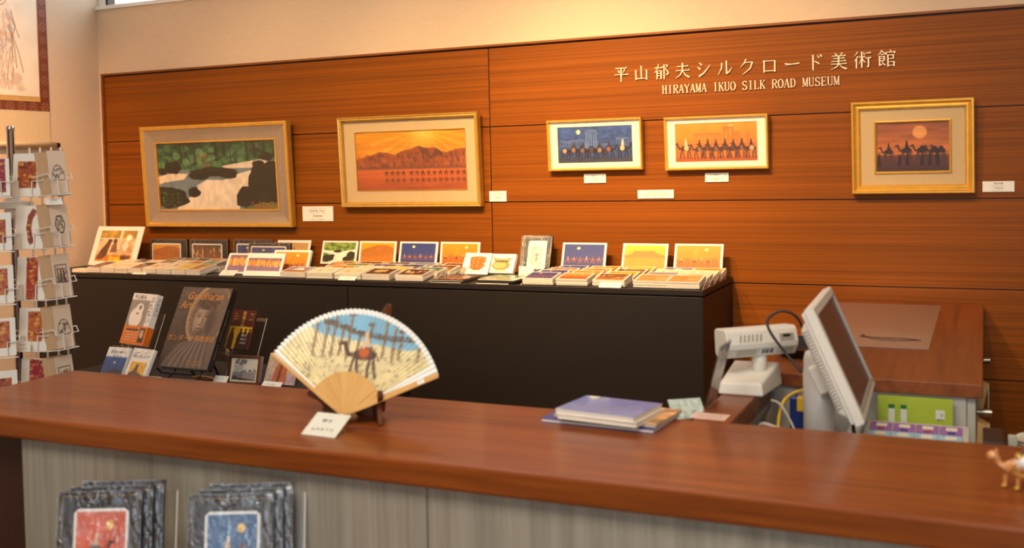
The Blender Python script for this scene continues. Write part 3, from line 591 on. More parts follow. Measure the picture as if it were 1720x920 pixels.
c.poly([(0, .62), (.2, .60), (.35, .56), (1, .66), (1, 0), (0, 0)], (112, 132, 140))
c.poly([(0, .50), (.12, .55), (.26, .53), (.22, .45), (.05, .41), (0, .38)], (232, 212, 184)); c.poly([(.33, .36), (.42, .44), (.56, .43), (.64, .5), (.82, .58), (.84, .36), (.7, .3), (.68, .0), (.14, 0), (.22, .16), (.35, .22)], (238, 220, 194)); c.poly([(.86, .72), (1, .7), (1, .56), (.88, .6), (.55, .6), (.56, .64)], (234, 214, 190))
c.noise(40, 12, .07, 8)
for e in ((.10, .16, .15, .15), (.06, .24, .12, .1), (.30, .26, .055, .075), (.13, .63, .07, .1), (.03, .58, .05, .05), (.48, .55, .19, .07), (.36, .52, .10, .08), (.60, .50, .07, .05), (.86, .42, .10, .24), (.96, .36, .12, .30), (.76, .16, .10, .16), (.9, .14, .16, .16), (.85, .66, .05, .05), (.92, .75, .06, .05), (1.0, .6, .06, .04)): c.blob(e[0], e[1], e[2], e[3], (36, 35, 22), 1, int(e[0]*1000)); c.blob(e[0]+.01, e[1]-.03, e[2]*.7, e[3]*.55, (24, 23, 15), .6, int(e[1]*1000)); c.blob(e[0]-.02, e[1]+.03, e[2]*.4, e[3]*.35, (56, 56, 34), .4, int(e[1]*999))
c.stip(70, (.02, .2, .06, .26), .012, [(64, 92, 60), (80, 110, 66)], 9, .8); c.poly([(.70, 0), (.76, .05), (.88, .10), (1, .09), (1, 0)], (84, 112, 60)); c.stip(60, (.78, 1, .0, .10), .014, [(176, 96, 44), (150, 76, 40), (110, 120, 60)], 10, .9)
framed('gold framed painting of a woodland stream, leftmost and largest on the wall', -3.566, -2.739, 1.267, 1.731, (-3.486, -2.819, 1.347, 1.651), c, 'cove')
# desert mountains with a distant caravan
c = Canvas(188, 100, (214, 120, 40)); c.grad((196, 108, 44), (228, 148, 26)); c.grad((222, 138, 34), (222, 150, 24), .55, 1)
for k in range(11): a = -PI*(.08+.084*k); c.poly([(.62, 1.02), (.62+.5*math.cos(a), 1+.75*math.sin(a)), (.62+.5*math.cos(a+.10), 1+.75*math.sin(a+.10))], (246, 196, 84), .28)
c.glow(.62, 1.0, .3, (252, 214, 110), .7); c.noise(5, 16, .06, 2)
mt = [(0, .54), (.06, .56), (.14, .6), (.22, .66), (.30, .64), (.36, .60), (.42, .66), (.52, .70), (.58, .745), (.64, .70), (.72, .715), (.78, .64), (.84, .62), (.9, .67), (1, .69), (1, .36), (0, .36)]
c.poly(mt, (150, 78, 44)); rr = random.Random(3)
for k in range(120):
    x = rr.random(); y = rr.uniform(.38, .62); c.poly([(x, y), (x+.012, y+.05), (x+.03, y-.01), (x+.02, y-.05)], rr.choice([(104, 60, 44), (178, 92, 44), (186, 100, 48), (96, 56, 44)]), .55)
c.poly([(.57, .74), (.62, .6), (.70, .52), (.66, .7)], (100, 60, 48), .8); c.poly([(.73, .71), (.70, .56), (.8, .58), (.78, .65)], (96, 56, 46), .8); c.poly([(.22, .65), (.18, .56), (.28, .58)], (110, 64, 48), .7)
c.grad((156, 74, 40), (206, 104, 46), 0, .37); c.rect(0, 1, .355, .40, (120, 76, 56), .8); c.noise(6, 40, .07, 5)
for i in range(15):
    x = .28+.052*i+(.02 if i > 3 else 0)
    if x > .985: continue
    c.camel(x, .245, .085, (74, 46, 34), -1, (60, 40, 32)); c.ell(x, .175, .018, .035, (110, 60, 38), .7)
framed('gold framed painting of orange desert mountains with tiny caravan, linen mount', -2.483, -1.826, 1.353, 1.730, (-2.408, -1.893, 1.4215, 1.6645), c, 'plain')
# caravan by night
c = Canvas(140, 66, (40, 60, 110)); c.grad((54, 70, 116), (58, 88, 152)); c.noise(30, 14, .12, 3); c.ell(.285, .85, .028, .062, (240, 220, 150))
c.columns(.39, .52, .42, .86, 5, (98, 120, 170), .045); c.rect(.38, .53, .84, .90, (94, 116, 166)); c.columns(.17, .40, .42, .62, 9, (90, 110, 158), .03, al=.8); c.columns(.79, .94, .45, .65, 6, (94, 116, 164), .025); c.columns(.04, .15, .45, .60, 4, (86, 106, 154), .025); c.rect(.55, .70, .44, .52, (82, 102, 148))
c.stip(60, (0, 1, .55, .98), .008, [(120, 140, 180)], 5, .6); c.rect(0, 1, 0, .14, (60, 66, 88)); c.noise(20, 20, .1, 6)
for i, x in enumerate((.10, .22, .34, .46, .57, .69)): c.camel(x, .10+.02*(i % 2), .40, (44, 38, 42), 1, (62, 52, 52) if i % 3 else None, ((176, 150, 130), (150, 110, 90), (120, 96, 90), (90, 70, 64), (160, 124, 104), (140, 96, 80))[i])
c.camel(.87, .12, .44, (40, 36, 42), 1, (220, 200, 170), (214, 186, 150))
framed('small gold framed picture of camel riders under a blue night sky', -1.537, -1.158, 1.487, 1.682, (-1.497, -1.198, 1.517, 1.654), c, 'slim')
# caravan at sunrise
c = Canvas(146, 68, (226, 140, 50)); c.grad((196, 104, 44), (232, 150, 48)); c.noise(8, 6, .06, 3); c.glow(.68, .86, .10, (244, 196, 110), .6); c.ell(.68, .88, .025, .052, (244, 200, 120))
c.columns(.24, .56, .44, .72, 10, (206, 118, 56), .035); c.rect(.22, .57, .68, .74, (206, 118, 56)); c.columns(.60, .70, .44, .86, 3, (200, 112, 54), .05); c.rect(.59, .66, .78, .86, (200, 112, 54)); c.columns(.72, .78, .42, .72, 3, (202, 114, 56), .05); c.columns(.88, .89, .42, .72, 2, (202, 114, 56), .04, False); c.rect(0, 1, .40, .46, (196, 108, 52), .7); c.rect(0, 1, 0, .12, (170, 84, 46), .8)
for i, x in enumerate((.30, .40, .50, .61, .71, .81, .92)): c.camel(x, .08+.02*(i % 2), .42, (76, 48, 44), -1, (70, 46, 44), ((150, 110, 84), (120, 80, 64), (130, 92, 72), (110, 74, 60), (100, 66, 56), (140, 96, 76), (190, 160, 120))[i])
c.camel(.13, .10, .44, (70, 46, 44), -1, (224, 196, 160), (214, 180, 130))
framed('small gold framed picture of camel riders under an orange sunrise sky', -1.072, -.695, 1.481, 1.676, (-1.033, -.7345, 1.511, 1.650), c, 'slim')
# caravan silhouettes at sunset
c = Canvas(130, 84, (180, 92, 44)); c.grad((206, 116, 50), (150, 80, 48), .3, 1); c.noise(4, 18, .14, 4); c.ell(.6, .79, .1, .135, (222, 140, 66)); c.ell(.6, .79, .085, .115, (232, 158, 84)); c.grad((58, 34, 40), (110, 58, 38), 0, .34); c.noise(5, 40, .06, 5)
for x, k, rd in ((.17, .32, 1), (.42, .36, 1), (.63, .36, 0), (.80, .34, 0), (.88, .34, 0)): c.camel(x, .22, k, (44, 26, 28), -1, (40, 24, 26) if rd else None)
for x, k in ((.04, .26), (.32, .24), (.43, .27), (.63, .27), (.735, .28), (.84, .28)): c.figure(x, .12, k, (38, 24, 30))
framed('wide gold framed picture of camel silhouettes before a low sun, rightmost', -.413, -.028, 1.388, 1.701, (-.333, -.1055, 1.4625, 1.6265), c, 'wide')

# caption cards on the wall
CAPS = [('white caption card beside the large woodland stream painting', -2.706, -2.548, 1.291, 1.3555, None),
        ('white caption card below right of the desert mountain painting', -1.803, -1.728, 1.370, 1.412, None),
        ('white caption card under the blue night camel picture', -1.399, -1.311, 1.438, 1.473, 'パルミラ遺跡を行く・夜'),
        ('white caption card under the orange sunrise camel picture', -.929, -.843, 1.435, 1.468, 'パルミラ遺跡を行く・朝'),
        ('long white notice card low between the two small camel pictures', -1.186, -1.047, 1.377, 1.409, None),
        ('cream caption card right of the wide framed sunset picture', -.006, .089, 1.389, 1.424, '流沙の道')]
for i, (lb, x0, x1, z0, z1, ttl) in enumerate(CAPS):
    w, h = x1-x0, z1-z0; t = thing('caption_card', lb, 'card', (x0, YW, z0), group='caption cards on the wood wall')
    MB().box(0, w, -.005, 0, 0, h).obj('card', 'card', t, bevel=.0006, seg=1)
    if i == 4: scribble(t, w*.48, h*.72, w*.75, h*.12, 'inky', -.0056, rows=4, gap=1.3, seed=i)
    else:
        if ttl: text(ttl, min(h*.2, w*.8/len(ttl)), 'ink', t, w/2, h*.72, -.0056)
        else: scribble(t, w/2, h*.70, w*.62, h*.13, 'ink', -.0056, seed=i+10); scribble(t, w/2, h*.86, w*.5, h*.06, 'inky', -.0056, seed=i+15)
        scribble(t, w/2, h*.56, w*.5, h*.08, 'inky', -.0056, seed=i+20)
        text('平山郁夫 筆', h*.14, 'ink', t, w/2, h*.30, -.0056); scribble(t, w/2, h*.14, w*.45, h*.09, 'inky', -.0056, seed=i+30)

# ------------------------------------------------------------------ hanging scroll on the left wall
sc = thing('hanging_scroll', 'hanging scroll with brown brocade border and faint robed figure on left wall', 'scroll', (-3.873, 2.94, 1.64), 90)
# local x runs along world +y, front faces +x
MB().box(0, .54, -.003, 0, .01, 1.25).obj('silk_mount', 'silk', sc)
c = Canvas(108, 204, (128, 62, 34))
for i in range(54):
    for j in range(100): c.ell((i+.5)/54+(.009 if j % 2 else 0), (j+.5)/100, .0062, .0034, (92, 40, 26))
def flower(x, y, q=1.0):
    x /= .54; y /= 1.02
    for k in range(8): c.ell(x+.030*q*math.cos(k*PI/4), y+.016*q*math.sin(k*PI/4), .017*q, .009*q, (86, 44, 32)); c.ell(x+.030*q*math.cos(k*PI/4), y+.016*q*math.sin(k*PI/4), .012*q, .0062*q, (158, 96, 66))
    c.ell(x, y, .016*q, .0085*q, (86, 44, 32)); c.ell(x, y, .011*q, .0056*q, (166, 104, 72))
for j in range(17):
    for x in (.025, .515): flower(x, .02+.060*j if j % 2 == 0 else .02+.060*j, 1.0 if j % 2 == 0 else .8)
for i in range(9): flower(.02+.0615*i, .020)
picture('brocade_border', c, .54, 1.02, sc, 'prints', 0, .165, -.0042)
MB().box(.05, .49, -.0055, -.0045, .205, 1.14).obj('gold_strip', 'goldstrip', sc)
c = Canvas(130, 270, (238, 224, 202)); c.noise(8, 14, .03, 2); r = random.Random(5); g1, g2, g3 = (176, 150, 128), (196, 176, 156), (206, 150, 120)
T = lambda x, y: (.57+(x-.5)*.80, .02+y*.53)
def TL_(pts, w, col, al=1): c.line([T(*p) for p in pts], w, col, al)
g1, g2, g3 = (150, 120, 98), (180, 156, 134), (198, 132, 100)
c.ell(*T(.5, .5), .14, .20, (222, 204, 186), .5); c.ell(*T(.5, .84), .055, .030, (240, 222, 198)); TL_([(.5+.07*math.cos(a), .84+.06*math.sin(a)) for a in np.linspace(0, 2*PI, 20)], .004, g1); c.ell(*T(.5, .90), .07, .018, g2, .8); TL_([(.46, .85), (.485, .852)], .003, g1); TL_([(.52, .852), (.545, .85)], .003, g1); TL_([(.485, .812), (.515, .812)], .003, g3)
for k in range(110):
    x = r.uniform(.34, .66); y = r.uniform(.1, .76); TL_([(x, y), (x+r.uniform(-.04, .04), y-r.uniform(.04, .14))], .0038, r.choice([g1, g2, g2, g3]), .75)
for k in range(22): c.ell(*T(r.uniform(.36, .64), r.uniform(.36, .7)), .035, .012, r.choice([(206, 160, 136), (180, 178, 186), (220, 176, 140), (190, 130, 110)]), .5)
for q in ([(.64, .68), (.74, .52), (.76, .5)], [(.6, .6), (.68, .4), (.70, .22)], [(.62, .56), (.73, .38), (.80, .18)], [(.36, .68), (.26, .5)], [(.38, .56), (.3, .3)], [(.36, .74), (.30, .6), (.36, .48)], [(.64, .74), (.70, .6), (.64, .48)]): TL_(q, .005, g1, .9)
c.stip(30, (.35, .8, .03, .10), .02, [(214, 190, 170), (206, 176, 150)], 8, .5)
picture('painting', c, .43, .90, sc, 'prints', .055, .228, -.0062)
MB().tube([(-.02, -.014, .012), (.555, -.014, .012)], .013, 14).obj('roller', 'silk', sc, smooth=True)
MB().tube([(.555, -.014, .012), (.575, -.014, .012)], .012, 12).tube([(-.04, -.014, .012), (-.02, -.014, .012)], .012, 12).obj('roller_knob', 'blackp', sc)

# ------------------------------------------------------------------ black display case along the wall
ZK = 1.092
case = thing('display_case', 'long low black display case standing against the wood wall', 'cabinet', (-3.82, 3.325, 0))
CX = 3.82-.832
MB().box(.012, CX-.012, .016, .435, .05, 1.070).obj('body', 'black', case)
MB().box(.02, CX-.02, .04, .42, 0, .05).obj('plinth', 'blackp', case)
MB().box(0, CX, 0, .440, 1.073, ZK).obj('top', 'black', case, bevel=.0015)
for a, b in ((.004, 1.624), (1.628, CX-.004)): MB().box(a, b, .002, .016, .055, 1.068).obj('front_panel', 'black', case, bevel=.001)
MB().box(CX-.012, CX-.001, .004, .436, .055, 1.068).obj('side_panel', 'black', case, bevel=.001)

ORD = ['first', 'second', 'third', 'fourth', 'fifth', 'sixth', 'seventh', 'eighth', 'ninth']
BLK = {}
def block(w, d, tk, var, m):
    """pile of cards, slightly uneven; card plane is xz, thickness along -y"""
    key = (w, d, tk, var, m)
    if key not in BLK:
        r = random.Random(var); b = MB(); n = max(2, int(tk/.004))
        for i in range(n):
            dx, dz = r.uniform(-.0012, .0012), r.uniform(-.0012, .0012); b.box(dx, w+dx, -tk*(i+1)/n+.0003, -tk*i/n, dz, d+dz)
        BLK[key] = b.mesh('card_block'); BLK[key].materials.append(M[m])
    return BLK[key]
PRN = {}
def stack(label, kind, x, y, z, w, d, tk, incl, var, group, m='paperedge', bx=.06, by=.09, rotz=0, name='postcard_stack'):
    t = thing(name, label, 'postcards', (x, y, z), rotz, 90-incl, group); link('card_block', block(w, d, tk, var, m), m, t)
    key = (kind, w, d, tk, bx)
    if key not in PRN: PRN[key] = grid_mesh('top_print', art(kind, 48 if w > d else 26, 30 if w > d else 44, bx, by, var).out(), w, d, 0, 0, -tk-.0006)
    link('top_print', PRN[key], 'printg', t); return t
DESC = dict(caravan_night='blue night caravan', caravan_day='golden camel caravan', caravan_dusk='orange dusk caravan', hills='ochre hillside', mesa='yellow mesa', river='green river', crowd='crowded figures', frieze='figure frieze', fuji='white mountain',
            ruins='tan ruins', ruins_grey='grey ruins', rock='red rock', dark_gold='gold object on brown', dark_pearls='beads on brown', sketch='pale sketch', tulip='red tulip', fruit='orange fruit', yellow_field='yellow field', teal_street='teal street', navy_photo='dark blue photo', brown_photo='brown photo', camel_camp='camel silhouettes')
# right tray: five columns, four rows
RT = [['caravan_night', 'caravan_dusk', 'crowd', 'ruins', 'ruins'], ['caravan_night', 'caravan_day', 'camel_camp', 'ruins_grey', 'rock'], ['frieze', 'hills', 'brown_photo', 'sketch', 'sketch'], ['caravan_night', 'caravan_day', 'camel_camp', 'fuji', 'hills']]
XC = [-1.478, -1.351, -1.218, -1.073, -.962]
for rI, row in enumerate(RT):
    for cI, kd in enumerate(row):
        rn = ['front', 'second', 'third', 'back'][rI]
        stack(f'postcard stack with {DESC[kd]}, right tray {rn} row, {ORD[cI]} from its left end', kd, XC[cI]+.004*rI, 3.345+.085*rI, ZK+.003, .114, .088, .021, 9, rI*7+cI, 'postcard stacks in the right acrylic tray')
def tray(label, x0, x1, rows, pitch, depth, y0):
    t = thing('acrylic_tray', label, 'tray', (x0, y0, ZK), group='clear acrylic postcard trays')
    w = x1-x0
    for i in range(rows):
        y = i*pitch; MB().hexa([(0, y, .0003), (w, y, .0003), (w, y+depth, .0003+depth*.158), (0, y+depth, .0003+depth*.158), (0, y, .0023), (w, y, .0023), (w, y+depth, .0023+depth*.158), (0, y+depth, .0023+depth*.158)]).obj('step', 'acrylic', t)
        for xx in (-.002, w): MB().prism([(y-.004, 0), (y+depth-.004, 0), (y+depth+.012, .034), (y+depth-.006, .034)], xx, xx+.002, 'x').obj('side', 'acrylic', t)
        for xx in (-.002, w):
            MB().tube([(xx+.001, y-.004, .0006), (xx+.001, y+depth-.006, .034), (xx+.001, y+depth+.012, .034), (xx+.001, y+depth-.004, .0006), (xx+.001, y-.004, .0006)], .0007, 4).obj('edge', 'acryedge', t)
    return t
tray('stepped clear acrylic tray under the right group of postcard stacks', -1.482, -.838, 4, .085, .083, 3.341)
# middle tray
MT = [['fuji', 'sketch', 'sketch', 'dark_gold', 'dark_pearls'], ['frieze', 'caravan_day', 'sketch', 'yellow_field', 'teal_street'], ['navy_photo', 'river', 'caravan_night', 'navy_photo', 'brown_photo'], ['hills', 'brown_photo', 'crowd', 'ruins_grey', 'brown_photo']]
XM = [-2.515, -2.390, -2.262, -2.138, -1.994]
for rI, row in enumerate(MT):
    for cI, kd in enumerate(row):
        if rI and cI == 0 and rI < 3: continue
        rn = ['front', 'second', 'third', 'back'][rI]
        stack(f'postcard stack with {DESC[kd]}, middle tray {rn} row, {ORD[cI]} column from left', kd, XM[cI]+.012*rI, 3.345+.085*rI, ZK+.003, .117, .088, .021, 9, 40+rI*7+cI, 'postcard stacks in the middle acrylic tray')
tray('stepped clear acrylic tray under the middle group of postcard stacks', -2.389, -1.83, 4, .085, .083, 3.341)
# left tray: upright-format cards
LT = [['brown_photo', 'sketch', 'sketch', 'brown_photo', 'fruit', 'tulip', 'yellow_field', 'ruins'], ['fruit', 'brown_photo', 'sketch', 'dark_gold', 'sketch', 'hills', 'teal_street', 'navy_photo'], ['navy_photo', 'brown_photo', 'dark_gold', 'dark_gold', 'navy_photo', 'ruins', 'hills', 'ruins_grey']]
for rI, row in enumerate(LT):
    for cI, kd in enumerate(row):
        if rI == 2 and cI < 2: continue
        rn = ['front', 'middle', 'back'][rI]
        stack(f'upright postcard stack with {DESC[kd]}, left tray {rn} row, {ORD[cI]} column', kd, -3.522+.0775*cI+.012*rI, 3.337+.113*rI, ZK+.003, .072, .108, .021, 8, 80+rI*9+cI, 'postcard stacks in the left acrylic tray', bx=.08, by=.06)
tray('stepped clear acrylic tray under the left group of upright postcards', -3.526, -2.89, 3, .113, .108, 3.333)
MB().box(0, .09, 0, .05, 0, .014).obj('paper_bundle', 'cream').location = (-3.62, 3.345, ZK)
tag(bpy.data.objects['paper_bundle'], 'cream paper bundle at the left end of the black case', 'paper')

# cards and packs standing on the case: x, y, z, w, h, lean, rot
def standing(name, label, x, y, z, w, h, lean, rot, kind, bx=.07, by=.1, tk=.004, body='card', m='prints', group='cards standing on the black case', res=None, cat='card'):
    t = thing(name, label, cat, (x, y, z), rot, lean, group); MB().box(0, w, -tk, 0, 0, h).obj('card', body, t, bevel=.0005, seg=1)
    n = res or (96, 56); picture('print', art(kind, n[0], n[1], bx, by, int(abs(x)*100)), w*.998, h*.998, t, m, w*.001, h*.001, -tk-.0006); return t
def pack(name, label, x, y, z, w, h, lean, rot, kind, cx0, cx1, ch0, ch1, tk=.012, count=1, group='black wrapped card packs on the case', res=(52, 34), m='printw'):
    """black folder with a chamfered cream card let into the front"""
    t = thing(name, label, 'card pack', (x, y, z), rot, lean, group)
    MB().box(0, w, -tk, 0, 0, h).obj('folder', 'blackp', t, bevel=.001)
    cw, ch = cx1-cx0, ch1-ch0; k = min(cw, ch)*.06
    MB().prism([(cx0, ch0+k), (cx0+k, ch0), (cx1-k, ch0), (cx1, ch0+k), (cx1, ch1-k), (cx1-k, ch1), (cx0+k, ch1), (cx0, ch1-k)], -tk-.0012, -tk, 'y').obj('card', 'card', t)
    bo = min(cw, ch)*.07; picture('print', art(kind, res[0], res[1], 0, 0, int(abs(x)*50)), cw-2*bo, ch-2*bo, t, m, cx0+bo, ch0+bo, -tk-.0018)
    MB().rings(w, h, [(.003, -tk-.0004), (.003, -tk-.0010), (.004, -tk-.0010), (.004, -tk-.0004)]).obj('border_line', 'goldd', t)
    MB().box(-.002, w+.002, -tk-.0030, -tk-.0026, -.001, h+.002).obj('wrapper', 'wrap', t); return t
standing('art_print', 'large white bordered print of seated figures leaning at case left end', -3.815, 3.625, ZK, .292, .19, 22, -2, 'seated', .115, .115, .006, res=(80, 62), m='printg')
pack('card_pack', 'black card pack with ochre hillside card, first from left against wall', -3.505, 3.705, ZK, .220, .121, 1, 0, 'hills', .012, .182, .012, .102)
pack('card_pack', 'black card pack with crowded orange figures, second from left against wall', -3.274, 3.708, ZK, .214, .121, 1, .5, 'crowd', .012, .182, .012, .102)
pack('card_pack', 'black card pack with blue sky ruins, behind the purple rider card', -3.030, 3.706, ZK, .209, .122, 3, .5, 'caravan_night', .018, .18, .012, .104)
pack('card_pack', 'black card pack with moonlit blue card, behind the wide white card', -2.905, 3.640, ZK, .217, .113, 11, 1, 'caravan_night', .014, .198, .012, .098)
standing('postcard', 'white bordered postcard of orange ruins, behind the moonlit black pack', -2.821, 3.712, ZK, .175, .122, 17, 0, 'ruins')
standing('postcard', 'purple postcard of white robed riders leaning at case front edge', -2.872, 3.440, ZK, .16, .092, 30, 0, 'frieze', .08, .1)
t = standing('postcard', 'wide white card with strip of orange figures at case front', -2.717, 3.372, ZK, .180, .098, 27, 1.5, 'frieze', .06, .22, .006)
standing('postcard', 'thick orange postcard of camel riders beside the wide white card', -2.640, 3.452, ZK, .178, .102, 24, 1, 'caravan_day', .07, .1, .012)
BACK = [('postcard', 'white bordered postcard of a green river standing at the back', -2.564, .176, 16, 'river'), ('postcard', 'white bordered postcard of an ochre hillside standing at back', -2.376, .177, 12.5, 'hills'),
        ('postcard', 'white bordered postcard of a purple night caravan, left of yellow one', -2.184, .177, 14, 'caravan_night'), ('postcard', 'white bordered postcard of a golden caravan, right of purple one', -1.992, .176, 10, 'caravan_day')]
for nm, lb, x, w, ln, kd in BACK: standing(nm, lb, x, 3.693, ZK+.022, w, .099, ln, 0, kd, .055, .08, .007)
for nm, lb, x, w, ln, kd in (('postcard', 'white bordered postcard of moonlit camels beside the black arch pack', -1.470, .178, 18, 'caravan_night'), ('postcard', 'white bordered postcard of a yellow mesa, right tray back', -1.230, .174, 20, 'mesa'), ('postcard', 'white bordered postcard of orange camels at the right case end', -1.031, .179, 18, 'caravan_day')):
    standing(nm, lb, x, 3.693, ZK+.022, w, .102, ln, -.6, kd, .05, .075, .007)
for lb, x0, x1 in (('clear acrylic ledge carrying the back row of middle postcards', -2.58, -1.80), ('clear acrylic ledge carrying the back row of right postcards', -1.48, -.84)):
    t = thing('acrylic_ledge', lb, 'stand', (x0, 3.687, ZK), group='clear acrylic ledges on the case'); MB().box(0, x1-x0, 0, .05, .019, .0215).obj('shelf', 'acrylic', t); MB().box(0, x1-x0, .048, .050, 0, .019).obj('back_leg', 'acrylic', t); MB().box(0, x1-x0, 0, .002, 0, .019).obj('front_leg', 'acrylic', t)
standing('booklet', 'white booklet showing an amber cut glass goblet', -1.858, 3.612, ZK, .116, .094, 34, -1, 'goblet', 0, 0, .006, res=(48, 44), m='printg', cat='booklet')
standing('booklet', 'thick white booklet showing a pale green glass bowl', -1.757, 3.640, ZK, .114, .082, 31, -1.4, 'bowl', 0, 0, .016, res=(48, 40), m='printg', cat='booklet')
pack('card_pack', 'upright dark card pack with pale arch drawing, in front of another', -1.628, 3.672, ZK, .118, .150, 20, 0, 'arch', .022, .098, .02, .132, .010, res=(44, 60))
pack('card_pack', 'upright dark card pack mostly hidden behind the arch drawing pack', -1.646, 3.692, ZK, .118, .151, 20, 0, 'arch', .022, .098, .02, .132, .010, res=(44, 60))
# leaflets lying at the case front
for lb, x, kd, n in (('dark edged leaflet pile at the case front, left of its twin', -1.845, 'brown_photo', 5), ('dark edged leaflet pile at the case front, nearest the right tray', -1.655, 'teal_street', 7)):
    t = thing('leaflet_pile', lb, 'leaflets', (x, 3.345, ZK), 0, 90, 'leaflet piles on the black case')
    for k in range(n): o = MB().box(0, .125+.003*k, -.0022, 0, 0, .15).obj('leaflet', 'blackp' if k % 3 else 'paperedge', t); o.location = (random.uniform(-.004, .004), -.0022*k, random.uniform(-.004, .004))
    picture('top_print', art(kd, 40, 40, 0, 0, n), .125, .15, t, 'printg', 0, 0, -.0022*n-.001)
# little price cards leaning on the goods
def price_card(label, x, y, z, w, h, lean, rot, seed, m='card', group='small price cards', easel=True):
    t = thing('price_card', label, 'card', (x, y, z), rot, lean, group); MB().box(0, w, -.0012, 0, 0, h).obj('card', m, t)
    scribble(t, w*.5, h*.66, w*.5, h*.15, 'ink', -.0019, seed=seed); scribble(t, w*.5, h*.28, w*.66, h*.14, 'inky', -.0019, seed=seed+1)
    if easel: MB().box(-.001, w+.001, -.0022, .0008, -.001, .0006).obj('holder_lip', 'acrylic', t)
    return t
price_card('small price card lying at the left tray front, below the upright postcards', -3.262, 3.327, ZK, .075, .040, 62, 0, 1)
price_card('small price card in front of the purple rider postcard', -2.842, 3.372, ZK, .075, .034, 58, 2, 2)
price_card('small price card at the front of the middle tray', -2.236, 3.327, ZK, .075, .040, 55, 0, 3)
price_card('small price card at the front of the right tray', -1.190, 3.327, ZK, .078, .036, 50, 0, 4)
price_card('upright white price card in front of the arch drawing pack', -1.604, 3.590, ZK, .060, .040, 15, 0, 5)

# ------------------------------------------------------------------ postcard spinner rack
rk = thing('postcard_rack', 'revolving postcard rack with chrome pole and white wire pockets', 'rack', (-2.845, 2.400, 0))
MB().lathe([(.012, .02), (.012, 1.655), (.0135, 1.656), (.0135, 1.668), (.011, 1.671)], 20).obj('pole', 'chrome', rk, smooth=True)
MB().lathe([(.15, 0), (.15, .012), (.06, .022), (.02, .05)], 32).obj('base', 'chrome', rk)
MB().lathe([(.02, 1.375), (.026, 1.385), (.026, 1.405), (.060, 1.408), (.062, 1.428), (.030, 1.431), (.020, 1.445)], 24).obj('hub', 'beige', rk)
TZ = [1.444, 1.279, 1.117, .955, .793]
ARTS = ['paisley', 'strip', 'band', 'tile', 'floral']
def textile(k, w=40, h=58):
    c = Canvas(w, h, (242, 238, 226)); r = random.Random(k+3)
    base = [(170, 84, 40), (150, 78, 62), (176, 66, 44), (190, 100, 54), (150, 36, 58)][k]; cols = [(214, 150, 70), (110, 40, 30), (230, 180, 100), (130, 50, 70), (196, 120, 60)]
    if k == 1:
        pts = [(.62, .95), (.46, .78), (.40, .5), (.46, .2), (.54, .08), (.70, .16), (.62, .3), (.58, .5), (.64, .72), (.80, .86)]; m = Canvas(w, h); c.poly(pts, base); msk = (np.abs(c.a-np.array(base)).sum(-1) < 8)
    else:
        x0, x1, y0, y1 = [(.18, .82, .2, .82), (0, 1, 0, 1), (.34, .74, 0, 1), (.32, .82, .22, .92), (.3, .88, .1, 1)][k]; c.rect(x0, x1, y0, y1, base); msk = (c.u >= x0) & (c.u <= x1) & (c.t >= y0) & (c.t <= y1)
    c.clip = msk.astype(float); c.stip(130, (0, 1, 0, 1), .035, cols, k, .75)
    for q in range(14): x, y = r.random(), r.random(); c.line([(x+.06*math.cos(a), y+.05*math.sin(a)) for a in np.linspace(0, 4.5, 8)], .012, r.choice(cols), .8)
    return c
def inkdraw(k, w=40, h=58):
    c = Canvas(w, h, (226, 206, 180)); r = random.Random(k+30); c.clip = None
    if k in (0, 3):
        pts = [(.2, .32)]+[(.5+.34*math.cos(a), .34+.32*math.sin(a)) for a in np.linspace(PI, 0, 16)]+[(.8, .32), (.2, .32)]; c.line(pts, .018, (50, 42, 38)); bx = (.25, .75, .34, .6)
    elif k == 1: c.line([(.5+.24*math.cos(a)*(1+.06*math.cos(6*a)), .5+.2*math.sin(a)*(1+.06*math.cos(6*a))) for a in np.linspace(0, 2*PI, 40)], .03, (50, 42, 38)); bx = (.34, .66, .36, .64)
    else:
        c.line([(.18, .34), (.18, .74), (.8, .74), (.8, .34), (.18, .34)], .02, (60, 44, 40)); bx = (.25, .75, .38, .66)
        for x, q in ((.3, (150, 120, 60)), (.46, (70, 90, 80)), (.62, (130, 50, 50))): c.figure(x, .36, .3, q)
    for q in range(34):
        x, y = r.uniform(*bx[:2]), r.uniform(*bx[2:]); c.line([(x, y), (x+r.uniform(-.1, .1), y+r.uniform(-.06, .06))], .018, (54, 46, 42), .9)
    return c
def wire_pocket(par, x, y, z, rot, w, d):
    """wire basket: bottom tray, two front uprights with a stepped rail; local frame like the card's"""
    b = MB(); R_ = .0021; f = -d-.006
    b.tube([(-.004, .004, 0), (-.004, f, 0), (w+.004, f, 0), (w+.004, .004, 0)], R_, 6)
    for s_, e in ((-.010, .26*w), (w+.010, .74*w)):
        b.tube([(s_, .006, .062), (s_, f+.006, .066), (s_, f, .048), (e, f, .048), (e, f, 0)], R_, 6)
    o = b.obj('wire_pocket', 'wire', par); o.location = (x, y, z); o.rotation_euler = (rad(-6), 0, rad(rot)); return o
TEXN = ['red paisley textile', 'curved brown textile strip', 'red woven band', 'orange scrolled textile', 'crimson floral textile']
INKN = ['arched stone relief', 'oval scrolled relief', 'framed figures', 'round arched relief', 'arched relief below']
TIER = ['top', 'second', 'third', 'fourth', 'lowest']
def rackcards(label, x, y, z, rot, w, h, tk, cv, body, mm, lean=6):
    t = thing('postcard_stack', label, 'postcards', (x, y, z), rot, lean, 'postcards in the spinner rack pockets')
    b = MB(); n = max(1, int(tk/.006))
    for i in range(n): b.box(0, w, -tk*(i+1)/n+.0004, -tk*i/n, 0, h-.003*(i % 2)-.001*i)
    b.obj('card_block', body, t); picture('front_print', cv, w, h*.985, t, mm, 0, 0, -tk-.0007); return t
